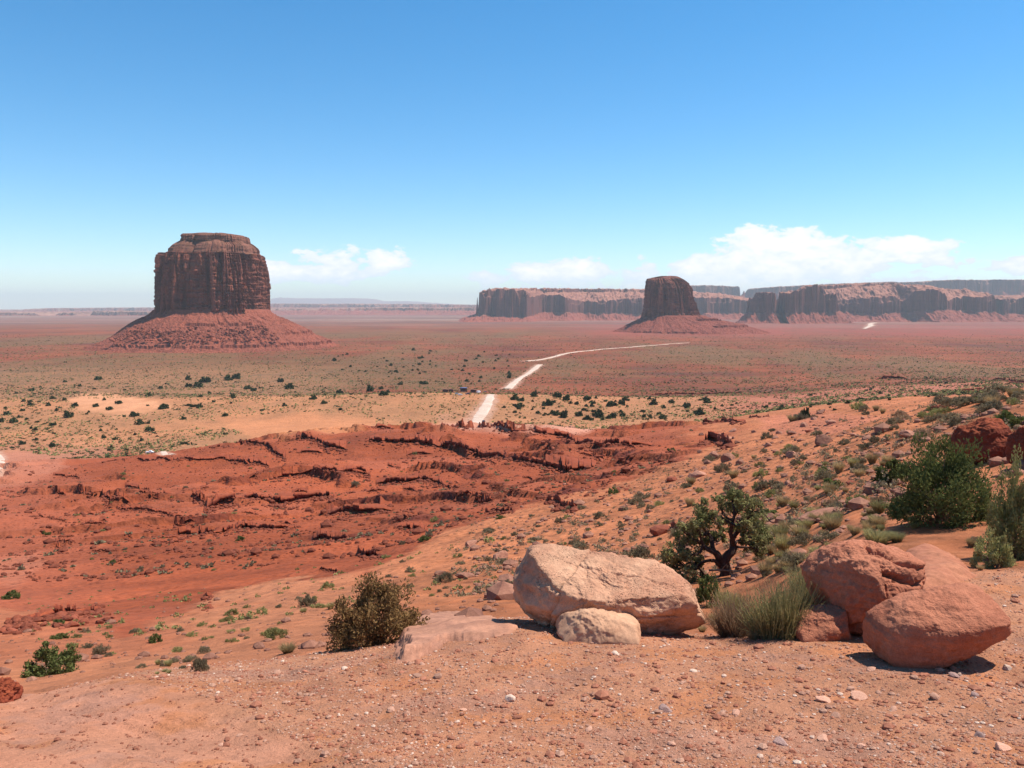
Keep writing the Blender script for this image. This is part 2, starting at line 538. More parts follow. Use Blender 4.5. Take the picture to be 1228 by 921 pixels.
M['block'] = mat_rock('cream_block', (0.56, 0.32, 0.195), (0.44, 0.23, 0.135), 1.6, 0.05, 0.0, 0.014, rand=0.0, pits=0.2)
M['redboulder'] = mat_rock('red_boulder', (0.46, 0.178, 0.100), (0.33, 0.112, 0.062), 1.6, 0.20, 0.0, 0.05, rand=0.03, pits=0.2)
M['slab'] = mat_rock('flat_slab', (0.43, 0.205, 0.128), (0.31, 0.145, 0.095), 1.8, 0.26, 0.0, 0.018, rand=0.0)
M['hump'] = mat_rock('hump_sandstone', (0.40, 0.160, 0.088), (0.33, 0.120, 0.068), 1.2, 0.10, 0.0, 0.014, rand=0.0)
M['pebble'] = mat_rock('pebble_stone', (0.56, 0.32, 0.22), (0.40, 0.19, 0.125), 9.0, 0.0, 0.0, 0.004, rand=0.3)
M['pebble_red'] = mat_rock('pebble_red', (0.42, 0.175, 0.105), (0.30, 0.105, 0.062), 9.0, 0.0, 0.0, 0.004, rand=0.3)
M['stone_pale'] = mat_rock('stone_pale', (0.68, 0.50, 0.38), (0.55, 0.36, 0.27), 6.0, 0.0, 0.0, 0.006, rand=0.15)
M['stone_grey'] = mat_rock('stone_grey', (0.40, 0.26, 0.22), (0.33, 0.20, 0.17), 6.0, 0.0, 0.0, 0.006, rand=0.1)
M['road'] = mat_rock('road_dust', (0.60, 0.46, 0.37), (0.50, 0.35, 0.265), 0.05, 0.0, 0.0, 0.1, rand=0.0)
M['bark'] = mat_rock('bark', (0.10, 0.06, 0.045), (0.055, 0.032, 0.026), 6.0, 0.0, 0.4, 0.02)
M['twig'] = plain('dry_twig', (0.23, 0.15, 0.10), 0.9)
M['l_sage'] = mat_leaf('sage_leaf', (0.29, 0.225, 0.135), (0.20, 0.16, 0.095))
M['l_green'] = mat_leaf('green_leaf', (0.170, 0.180, 0.060), (0.095, 0.112, 0.038))
M['l_dark'] = mat_leaf('juniper_leaf', (0.080, 0.090, 0.038), (0.045, 0.058, 0.026), 0.1, 3.0)
M['l_olive'] = mat_leaf('olive_leaf', (0.25, 0.25, 0.09), (0.32, 0.28, 0.12))
M['l_brown'] = mat_leaf('brown_leaf', (0.34, 0.20, 0.085), (0.22, 0.13, 0.055))
M['l_straw'] = mat_leaf('straw_blade', (0.46, 0.33, 0.17), (0.36, 0.26, 0.13))
M['l_rabbit'] = mat_leaf('rabbitbrush_blade', (0.30, 0.27, 0.11), (0.38, 0.31, 0.15))
M['l_rust'] = mat_leaf('rusty_blade', (0.42, 0.27, 0.16), (0.32, 0.21, 0.13))

# ------------------------------------------------------------------ ground sheet
def bound(pts):
    """a picture polyline as a curve over the ground: (a, log Y)"""
    h = hits([p[0] for p in pts], [p[1] for p in pts])
    a = h[:, 0] / h[:, 1]; o = np.argsort(a)
    return a[o], np.log(h[o, 1])


B_RED0 = bound([(0, 728), (90, 748), (150, 764), (250, 718), (350, 694), (440, 684), (530, 640), (600, 614), (700, 590), (800, 560), (850, 540)])
PATCHES = []   # (polygon in a/logY, colour, strength, softness)


def patch(pts, col, s=0.9):
    h = hits([p[0] for p in pts], [p[1] for p in pts])
    PATCHES.append((np.stack([h[:, 0] / h[:, 1], np.log(h[:, 1])], 1), np.array(col), s))


SAND = np.array([0.415, 0.172, 0.078]); SLOPE = np.array([0.385, 0.136, 0.060]); RED = np.array([0.265, 0.063, 0.025])
GRAV = np.array([0.455, 0.202, 0.112]); TRACK = np.array([0.49, 0.218, 0.130]); PLAIN = np.array([0.225, 0.054, 0.022]); PINK = np.array([0.54, 0.26, 0.17])
patch([(82, 478), (100, 472), (130, 471), (160, 476), (200, 484), (205, 490), (180, 494), (135, 497), (100, 492), (88, 486)], (0.56, 0.255, 0.13))
patch([(300, 500), (350, 496), (400, 497), (450, 503), (440, 512), (400, 520), (340, 522), (290, 518), (270, 508)], (0.48, 0.19, 0.085), 0.85)
patch([(525, 505), (560, 504), (640, 510), (720, 512), (700, 519), (640, 518), (575, 516), (525, 511)], (0.50, 0.24, 0.16), 0.8)
patch([(-30, 545), (20, 540), (60, 548), (80, 560), (60, 575), (30, 580), (-30, 590)], (0.39, 0.145, 0.085), 0.65)
patch([(-30, 670), (40, 662), (55, 680), (20, 705), (-30, 700)], (0.36, 0.125, 0.07), 0.6)
patch([(900, 500), (990, 497), (1060, 500), (1000, 520), (920, 520)], (0.42, 0.14, 0.08), 0.6)
patch([(80, 555), (150, 538), (240, 540), (270, 560), (190, 585), (120, 585)], RED, 0.7)


ROAD_PTS = [
    ([(566, 511, 24), (573, 502, 22), (579, 494, 19), (584, 486, 17), (587, 479, 14), (589, 473, 12)], 0.35, 'pale dust road climbing the sandy bench', 'dirt_road'),
    ([(608, 467, 14), (618, 458, 12), (624, 453, 8), (632, 449, 8), (640, 443, 10), (648, 437, 9)], 0.5, 'pale dust road on the plain beyond the bench', 'dirt_road'),
    ([(630, 433, 10), (645, 432, 6), (662, 428.5, 7), (678, 424, 6), (700, 421, 5), (740, 417.5, 4), (775, 414.5, 4), (830, 411, 3)], 0.6, 'thin pale road crossing the plain to the right butte', 'dirt_road'),
    ([(-30, 575, 12), (0, 565, 12), (2, 552, 12), (-8, 541, 12)], 0.2, 'pale dirt track at the left edge', 'dirt_track'),
    ([(184, 543.2, 10), (196, 544.6, 12), (208, 545.2, 8)], 0.2, 'short pale track behind the thin ledge', 'dirt_track'),
    ([(1036, 394.5, 4), (1041, 392, 7), (1045, 390, 9), (1043, 388.5, 6), (1050, 387, 7)], 1.0, 'pale wash below the right mesa', 'dirt_track'),
]
ROADC = []
for pts, lift, lb, nm in ROAD_PTS:
    h = hits([p[0] for p in pts], [p[1] for p in pts])
    wd = np.array([p[2] for p in pts]) * h[:, 1] / F
    s = np.linspace(0, len(pts) - 1, len(pts) * 26)
    C = np.stack([np.interp(s, np.arange(len(pts)), h[:, k]) for k in range(2)], 1); W = np.interp(s, np.arange(len(pts)), wd)
    for c in range(2):
        C[:, c] = np.convolve(np.pad(C[:, c], 8, mode='edge'), np.ones(17) / 17, 'valid')
    ROADC.append((s, C, W))
ROADS = [(C[::6], W[::6]) for s, C, W in ROADC]


def poly_mask(poly, a, l, soft):
    # signed distance-ish mask using scaled coordinates
    sc = np.array([1.0, 0.16])
    q = poly * sc; x = a * sc[0]; y = l * sc[1]
    ins = np.zeros(x.shape, bool); dm = np.full(x.shape, 1e9)
    n = len(q)
    for i in range(n):
        x0, y0 = q[i]; x1, y1 = q[(i + 1) % n]
        c = ((y0 > y) != (y1 > y)) & (x < (x1 - x0) * (y - y0) / (y1 - y0 + 1e-12) + x0)
        ins ^= c
        tt = np.clip(((x - x0) * (x1 - x0) + (y - y0) * (y1 - y0)) / ((x1 - x0)**2 + (y1 - y0)**2 + 1e-12), 0, 1)
        dm = np.minimum(dm, np.hypot(x - x0 - tt * (x1 - x0), y - y0 - tt * (y1 - y0)))
    return sstep(0.5 + np.where(ins, dm, -dm) / soft, 0, 1)


def soil(X, Y, Z):
    Yc = np.maximum(Y, 3.0); a = X / Yc; l = np.log(Yc)
    D = np.hypot(X, Y)
    wob = 0.10 * n2d(a * 9, l * 5, 31) + 0.05 * n2d(a * 30, l * 14, 32)
    keyY = lambda k: np.interp(a, _ca, [math.log(q[1]) for q in KEYS[k]])
    col = np.ones(X.shape + (3,)) * GRAV
    tr = sstep(-(a + 0.23 + 0.085 * (Yc - 5) + 0.6 * wob), -0.05, 0.07) * sstep(11 - Yc, 0, 2)
    col = col + (TRACK - col) * tr[..., None]
    blot = sstep(n2d(X / 0.9, Y / 0.7, 41) + 0.5 * n2d(X / 0.3, Y / 0.25, 42), 0.15, 0.5) * 0.8
    col = col + (np.array([0.46, 0.180, 0.082]) - col) * blot[..., None]
    grey = sstep(n2d(X / 1.3, Y / 1.0, 43) + 0.4 * n2d(X / 0.2, Y / 0.2, 44), 0.2, 0.5) * 0.55
    col = col + (np.array([0.39, 0.195, 0.135]) - col) * grey[..., None]
    m = sstep(l - keyY(1) + 0.3 * wob, 0.0, 0.10)
    sl = SLOPE * (1 + 0.22 * n2d(X / 9, Y / 9, 45)[..., None] + 0.16 * n2d(X / 2.2, Y / 2.2, 46)[..., None])
    sl = sl + (np.array([0.43, 0.165, 0.082]) - sl) * (sstep(-a, 0.05, 0.3) * (1 - sstep(l, 3.9, 4.6)))[..., None] * 0.8
    sl = sl + (np.array([0.36, 0.115, 0.055]) - sl) * (sstep(-a + 0.1 * n2d(X / 6, Y / 6, 79), 0.34, 0.48) * sstep(l, 2.7, 3.0))[..., None] * 0.8
    col = col + (sl - col) * m[..., None]
    # red badland
    rb = np.interp(a, *B_RED0)
    m = sstep(l - rb + wob + 0.12 * n2d(X / 7, Y / 9, 77) + 0.05 * n2d(X / 2, Y / 2, 78), -0.08, 0.10) * (1 - sstep(a + wob * 0.5, 0.20, 0.30))
    strat = n2d(Z / 2.2 + 0.3 * n2d(X / 30, Y / 30, 7), X / 260, 8)
    rd = RED * (1 + 0.30 * strat[..., None] + 0.22 * n2d(X / 25, Y / 25, 9)[..., None])
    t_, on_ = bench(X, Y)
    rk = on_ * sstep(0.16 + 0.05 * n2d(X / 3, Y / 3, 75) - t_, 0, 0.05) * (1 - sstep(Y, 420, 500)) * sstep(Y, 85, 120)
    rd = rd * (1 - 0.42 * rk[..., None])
    pk = sstep(n2d(X / 55, Y / 55, 12) + 0.5 * n2d(X / 14, Y / 14, 13), 0.15, 0.6)
    rd = rd + (np.array([0.31, 0.088, 0.045]) - rd) * (pk * 0.5)[..., None]
    lft = sstep(-a, 0.42, 0.62)
    rd = rd + (np.array([0.32, 0.092, 0.048]) - rd) * (lft * 0.55)[..., None]
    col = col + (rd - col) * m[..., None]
    # sandy bench beyond the ridge
    crest = keyY(9)
    m = sstep(l - crest + 0.5 * wob, 0.0, 0.12)
    sd = SAND * (1 + 0.15 * n2d(X / 60, Y / 60, 15)[..., None])
    dull = sstep(n2d(X / 120, Y / 160, 16) + 0.5 * n2d(X / 30, Y / 60, 17), -0.1, 0.45)
    sd = sd + (np.array([0.33, 0.150, 0.070]) - sd) * (0.75 * dull)[..., None]
    sd = sd + (np.array([0.36, 0.12, 0.068]) - sd) * sstep(a, 0.18, 0.32)[..., None]
    sd = sd + (np.array([0.38, 0.15, 0.085]) - sd) * (sstep(-a, 0.36, 0.56) * (1 - sstep(l, 6.3, 6.6)))[..., None]
    col = col + (sd - col) * m[..., None]
    # plain
    m = sstep(l - keyY(11) + 0.6 * wob, 0.0, 0.10)
    pn = n2d(X / 260, Y / 900, 21) + 0.5 * n2d(X / 90, Y / 260, 22)
    stk = n2d(X / 420, l * 26, 27) + 0.5 * n2d(X / 130, l * 60, 28)
    pl = PLAIN * (1 + 0.30 * pn[..., None] + 0.30 * stk[..., None])
    olive = sstep(n2d(X / 600, Y / 1500, 23) + 0.4 * n2d(X / 100, Y / 300, 24) - 0.5 * (a - 0.0), -0.1, 0.4) * (1 - sstep(l, 8.0, 8.5))
    pl = pl + (np.array([0.170, 0.090, 0.038]) - pl) * (0.75 * np.clip(olive + 0.5 * np.clip(stk, -1, 1), 0, 1))[..., None]
    leftsand = sstep(-a, 0.12, 0.3) * (1 - sstep(l, 7.15, 7.5))
    pl = pl + (np.array([0.33, 0.15, 0.072]) - pl) * (leftsand * 0.7)[..., None]
    redfar = sstep(l, 7.85, 8.15) * sstep(a + 0.05 * wob, 0.0, 0.15) * (1 - sstep(l, 9.0, 9.3))
    pl = pl + (np.array([0.28, 0.062, 0.042]) - pl) * (redfar * 0.9)[..., None]
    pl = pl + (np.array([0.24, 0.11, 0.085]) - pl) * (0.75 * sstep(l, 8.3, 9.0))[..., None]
    bandn = n2d(X / 6000, l * 9, 25) + 0.4 * n2d(X / 1500, l * 22, 26)
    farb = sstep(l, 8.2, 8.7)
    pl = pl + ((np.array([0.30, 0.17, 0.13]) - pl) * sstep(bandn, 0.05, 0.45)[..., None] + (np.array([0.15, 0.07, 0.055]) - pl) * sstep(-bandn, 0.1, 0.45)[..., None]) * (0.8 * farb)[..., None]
    col = col + (pl - col) * m[..., None]
    for poly, c, s in PATCHES:
        amin, amax = poly[:, 0].min() - 0.05, poly[:, 0].max() + 0.05
        lmin, lmax = poly[:, 1].min() - 0.1, poly[:, 1].max() + 0.1
        q = (a > amin) & (a < amax) & (l > lmin) & (l < lmax)
        if q.any():
            pm = poly_mask(poly, a[q] + 0.012 * n2d(X[q] / 22, Y[q] / 60, 51) + 0.006 * n2d(X[q] / 6, Y[q] / 20, 53), l[q] + 0.05 * n2d(X[q] / 20, Y[q] / 60, 52), 0.016) * s
            col[q] += (c - col[q]) * pm[..., None]
    for s_, C_, W_ in ROADC:
        q = (X > C_[:, 0].min() - 60) & (X < C_[:, 0].max() + 60) & (Y > C_[:, 1].min() - 60) & (Y < C_[:, 1].max() + 60)
        if q.any():
            dmin = np.full(q.sum(), 1e9)
            for c_, w_ in zip(C_[::2], W_[::2]):
                dmin = np.minimum(dmin, np.hypot(X[q] - c_[0], (Y[q] - c_[1]) * 0.8) / w_)
            pm = 1 - sstep(dmin + 0.25 * n2d(X[q] / 6, Y[q] / 12, 57), 0.32, 0.95)
            col[q] += (np.array([0.47, 0.27, 0.19]) - col[q]) * (pm * 0.85)[..., None]
    scrub = m * 1.0 * (1 - 0.6 * sstep(l, 9, 10)) + (1 - m) * sstep(l - crest, 0.0, 0.15) * 0.35
    for poly, c, s in PATCHES[:4]:
        scrub *= 1 - poly_mask(poly, a, l, 0.01)
    return np.clip(col, 0.02, 0.9), np.clip(scrub, 0, 1)


rows = [np.linspace(-6, 2.6, 30), np.exp(np.linspace(math.log(2.7), math.log(14), 430)), np.exp(np.linspace(math.log(14), math.log(60), 260))[1:],
        np.exp(np.linspace(math.log(60), math.log(640), 430))[1:]]
rr = np.arange(520, 371.3, -0.62)
yy = 100.0 / -zr(rr)
yy = yy[(yy > 645) & (yy < 47000)]
rows.append(yy); rows.append(np.array([47000.0]))
YS = np.concatenate(rows)
aa = np.concatenate([np.linspace(-1.7, -0.70, 60)[:-1], np.linspace(-0.70, 0.70, 1080), np.linspace(0.70, 1.7, 60)[1:]])
YG, AGD = np.meshgrid(YS, aa, indexing='ij')
off = 9.0 * np.exp(-np.maximum(YG, 0) / 9.0)
XG = AGD * (np.maximum(YG, -3) + off)
ZG = ground_z(XG, YG)
gme = mesh_np('ground', np.stack([XG, YG, ZG], -1).reshape(-1, 3), grid_faces(len(YS), len(aa)), M['ground'], True)
colr, scr = soil(XG, YG, ZG)
ca = gme.color_attributes.new('soil', 'FLOAT_COLOR', 'POINT')
ca.data.foreach_set('color', np.concatenate([colr, np.ones(colr.shape[:2] + (1,))], -1).astype(np.float32).ravel())
cb = gme.color_attributes.new('scrub', 'FLOAT_COLOR', 'POINT')
cb.data.foreach_set('color', np.stack([scr, scr, scr, np.ones_like(scr)], -1).astype(np.float32).ravel())
tag(obj('ground', gme), 'red desert ground falling from the overlook to the valley plain', kind='structure')
del XG, YG, ZG, colr, scr


# ------------------------------------------------------------------ dirt roads
for (s, C, W), (pts, lift, lb, nm) in zip(ROADC, ROAD_PTS):
    T = np.gradient(C, axis=0); T /= np.linalg.norm(T, axis=1)[:, None] + 1e-9
    N = np.stack([T[:, 1], -T[:, 0]], 1)
    us = np.linspace(-0.5, 0.5, 13)
    e1 = 0.72 + 0.18 * n2d(s * 2.0, s * 0 + 3, 4) + 0.1 * n2d(s * 9.0, s * 0 + 3, 5); e2 = 0.72 + 0.18 * n2d(s * 2.0, s * 0 + 9, 4) + 0.1 * n2d(s * 9.0, s * 0 + 8, 5)
    uu = np.where(us[None] < 0, us[None] * e1[:, None], us[None] * e2[:, None])
    XY = C[:, None, :] + N[:, None, :] * (uu * W[:, None])[..., None]
    Z = ground_z(XY[..., 0], XY[..., 1]) + lift * (1 - (np.abs(us) * 2)**4)[None, :] + 0.02
    me = mesh_np(nm, np.concatenate([XY, Z[..., None]], -1).reshape(-1, 3), grid_faces(len(s), len(us)), M['road'])
    tag(obj(nm, me), lb, kind='structure')

# ------------------------------------------------------------------ buttes
def loft(name, levels, Y, depth, mat, parent, flute=9.0, seed=1, nth=560, dz=2.2, e=0.68, amp_top=1.0):
    """stacked rings following the left/right outline; levels = (row, left px, right px)"""
    rowsL = np.array([l[0] for l in levels], float); L = np.array([l[1] for l in levels], float); Rr = np.array([l[2] for l in levels], float)
    zk = zr(rowsL) * Y
    XL = xr(L, rowsL) * Y; XR = xr(Rr, rowsL) * Y
    zz = np.unique(np.concatenate([np.arange(zk[0], zk[-1], dz), zk]))
    xl = np.interp(zz, zk, XL); xrr = np.interp(zz, zk, XR)
    cx0 = (XL[0] + XR[0]) / 2; hw0 = (XR[0] - XL[0]) / 2
    th = np.linspace(0, 2 * np.pi, nth, endpoint=False)
    ct = np.sign(np.cos(th)) * np.abs(np.cos(th))**e; st = np.sign(np.sin(th)) * np.abs(np.sin(th))**e
    V = np.zeros((len(zz), nth, 3))
    for i, z in enumerate(zz):
        c = (xl[i] + xrr[i]) / 2; h = (xrr[i] - xl[i]) / 2
        d = depth * h / hw0
        x = c + h * ct; y = d * st
        nx = np.cos(th); ny = np.sin(th)
        s = 1.0
        q = np.stack([nx * hw0, ny * hw0, np.full(nth, z * 0.12)], 1)
        f = 0
        for wl, am in ((70, 1.0), (34, 0.8), (15, 0.5), (7, 0.26), (3.5, 0.12)):
            nn = n3d(q / wl, seed + int(wl))
            f = f + am * (-np.abs(nn) * 2.6 + 0.5)
        f2 = n3d(np.stack([nx * hw0 / 18, ny * hw0 / 18, np.full(nth, z / 7)], 1), seed + 90) * 0.35
        f2 = f2 + n3d(np.stack([nx * hw0 / 200, ny * hw0 / 200, np.full(nth, z / 5)], 1), seed + 91) * 0.35
        k = flute * (f + f2)
        k = np.minimum(k, flute * 0.5)
        blk = np.floor(n3d(q / 22 + 5, seed + 55) * 5) / 5
        k = k + flute * 0.5 * np.minimum(blk, 0.2)
        arc = th * hw0 / 21 + 0.9 * n3d(q / 40, seed + 70) + 0.25 * n3d(q / 9, seed + 71)
        ci = np.round(arc); cr = np.random.RandomState(seed).rand(400)[(ci.astype(int)) % 400]
        k = k - flute * (1.6 * cr ** 2.0) * np.exp(-((arc - ci) / (0.05 + 0.10 * cr))**2) - flute * 0.45
        x = x + nx * k; y = y + ny * k
        V[i, :, 0] = x; V[i, :, 1] = Y + y; V[i, :, 2] = z + 1.5 * n3d(q / 25, seed + 7)
    # fit the mean outline back to the wanted width
    pl_ = (V[..., 0] / V[..., 1]).min(1); pr_ = (V[..., 0] / V[..., 1]).max(1)
    q_ = slice(len(zz) // 6, max(len(zz) // 6 + 1, len(zz) * 5 // 6))
    wl_, wr_ = (xl / Y)[q_].mean(), (xrr / Y)[q_].mean(); ml_, mr_ = pl_[q_].mean(), pr_[q_].mean()
    a_ = (wr_ - wl_) / (mr_ - ml_); cm = (ml_ + mr_) / 2 * Y; cw = (wl_ + wr_) / 2 * Y
    V[..., 0] = (V[..., 0] - cm) * a_ + cw
    tops = V[-1].mean(0)
    lay = [V.reshape(-1, 3)]
    Fc = [grid_faces(len(zz), nth, True)]
    rings = []
    for f in (0.8, 0.5, 0.2, 0.01):
        r = tops + (V[-1] - tops) * f; r[:, 2] = V[-1][:, 2] * f + tops[2] * (1 - f) + 1.2 * n2d(r[:, 0] / 15, r[:, 1] / 15, seed)
        rings.append(r)
    allr = np.concatenate([V[-1][None], np.array(rings)], 0)
    base = len(lay[0]) - nth
    Fc.append(grid_faces(5, nth, True) + base)
    lay.append(np.array(rings).reshape(-1, 3))
    me = mesh_np(name, np.concatenate(lay), np.concatenate(Fc), mat, False)
    return obj(name, me, parent)


def apron(name, rings, Y, depth, mat, parent, seed=3, nth=700, ledges=(), rough=3.0, ysc=1.0):
    """a skirt of rubble; rings = (row, left px, right px) from the cliff foot outward"""
    rowsL = np.array([l[0] for l in rings], float)
    zk = zr(rowsL) * Y
    XL = xr(np.array([l[1] for l in rings], float), rowsL) * Y; XR = xr(np.array([l[2] for l in rings], float), rowsL) * Y
    hw0 = (XR[0] - XL[0]) / 2
    n = 170
    s = np.linspace(0, len(rings) - 1, n)
    z = np.interp(s, np.arange(len(rings)), zk); xl = np.interp(s, np.arange(len(rings)), XL); xr_ = np.interp(s, np.arange(len(rings)), XR)
    th = np.linspace(0, 2 * np.pi, nth, endpoint=False)
    c = ((xl + xr_) / 2)[:, None]; h = ((xr_ - xl) / 2)[:, None]
    X = c + h * np.cos(th)[None]; YY = Y + (h - hw0 + depth) * ysc * np.sin(th)[None]
    Z = np.broadcast_to(z[:, None], X.shape).copy()
    fade = sstep(s, 0, 0.4)[:, None] * (1 - 0.6 * sstep(s, len(rings) - 2, len(rings) - 1))[:, None]
    ang = np.stack(np.broadcast_arrays(np.cos(th)[None] * 5, np.sin(th)[None] * 5, z[:, None] * 0.004), -1)
    gull = -np.abs(n3d(ang * 0.9, seed)) * 2.0 - np.abs(n3d(ang * 2.3 + (X / 90)[..., None] * 0.3, seed + 1)) * 0.9 + 0.6
    Z += fade * rough * gull
    Z += fade * rough * 0.7 * n2d(X / 22, YY / 22, seed) + fade * rough * 0.55 * n2d(X / 7, YY / 7, seed + 2) + fade * rough * 0.35 * n2d(X / 3, YY / 3, seed + 8)
    for (row, a0, a1, hh) in ledges:
        zl = float(zr(row)) * Y + 3.5 * n2d(th * 6, th * 0, seed + 5)[None] + 1.5 * n2d(th * 40, th * 0, seed + 5)[None]
        pxl, _ = proj(X, YY, Z)
        on = sstep(pxl, a0 - 4, a0 + 4) * (1 - sstep(pxl, a1 - 4, a1 + 4)) * sstep(n2d(th * 14, th * 0 + row, seed + 6), -0.28, -0.1)[None]
        Z += on * hh * np.where(Z > zl, np.exp(-(Z - zl) / 14.0), 0.0)
    me = mesh_np(name, np.stack([X, YY, Z], -1).reshape(-1, 3), grid_faces(n, nth, True)[:, ::-1], mat, False)
    return obj(name, me, parent)


YB = 2300.0
b = empty('butte', (-0.359 * YB, YB, -20), 'massive dark red sandstone butte with a stepped flat top, standing alone on the left plain', 'butte')
b0 = b.location.copy()


def reparent(o, e):
    o.location = (-e.location[0], -e.location[1], -e.location[2])


p = loft('cliff', [(384, 184, 325), (377, 186, 324), (345, 186.5, 323.5), (325, 187.5, 320.5), (309, 189, 316.5), (306, 189.5, 315.5), (305.2, 193, 314)], YB, 150, M['butte'], b, 13.0, 4, 1100, 1.8); reparent(p, b)
p = loft('shoulder', [(306, 199, 313), (304, 201.5, 311.5), (300.5, 203, 310.5), (297, 206, 309.5), (293.5, 210, 304), (290, 217, 299)], YB, 132, M['cap'], b, 5.5, 8, 700, 1.2); reparent(p, b)
p = loft('cap_rock', [(291, 217.5, 299.5), (289, 218, 299.5), (287.2, 219, 299), (285.5, 217.5, 298.8), (283.5, 219, 297.5), (282.6, 230, 292), (281, 238, 280), (280.2, 245, 272)], YB, 105, M['cap'], b, 5.0, 15, 600, 1.0); reparent(p, b)
p = apron('talus', [(371, 190, 319), (378, 184, 326), (386, 168, 345), (394, 157, 361), (402, 147, 374), (409, 134, 388), (415, 120, 402), (421, 96, 424)], YB, 146, M['talus'], b, 3,
          ledges=((388.5, 225, 318, 7.0), (411, 135, 400, 6), (399, 340, 385, 5), (396, 150, 215, 4), (405, 215, 300, 3.5)), rough=4.0); reparent(p, b)
# boulders fallen on the skirt belong to the talus surface
tv, tf = ICO[1]
tn = tv * (1 + 0.25 * n3d(tv * 1.7, 3)[:, None])
q = rs.rand(900) * 0.7; th = rs.uniform(1.32 * np.pi, 1.78 * np.pi, 900)
rr_ = 150 + q * 210
pos = np.stack([-0.357 * YB + rr_ * 1.08 * np.cos(th), YB + rr_ * np.sin(th), -22 - q * 84], 1)
V, Fc = merge(tn, tf, pos, np.exp(rs.normal(0.9, 0.45, 900))[:, None] * np.array([1, 1, .8]), rs.rand(900) * 6.28)
p = obj('fallen_boulders', mesh_np('fallen_boulders', V, Fc, M['talus'], False), b); p['kind'] = 'stuff'; reparent(p, b)

YE = 3600.0
b = empty('butte', (float(xr(804, 380)) * YE, YE, -40), 'squat dark red butte with a sloping rounded top, right of the picture centre', 'butte')
p = loft('cliff', [(386, 768, 841), (378, 769.5, 839.5), (370, 771, 836), (356, 772.5, 833), (347, 773.5, 830.5), (340, 774.5, 826), (336.5, 775, 822), (334.2, 776.5, 818), (332.2, 786, 814), (331.2, 792, 811)], YE, 105, M['butte'], b, 11.0, 23, 700, 2.2); reparent(p, b)
p = apron('talus', [(378, 774, 838), (383, 766, 852), (389, 753, 885), (395, 742, 908), (400, 730, 925), (404, 706, 950)], YE, 105, M['mesatalus'], b, 12, ledges=((384, 835, 905, 7), (391, 855, 925, 6), (397, 760, 850, 4)), rough=4.0); reparent(p, b)


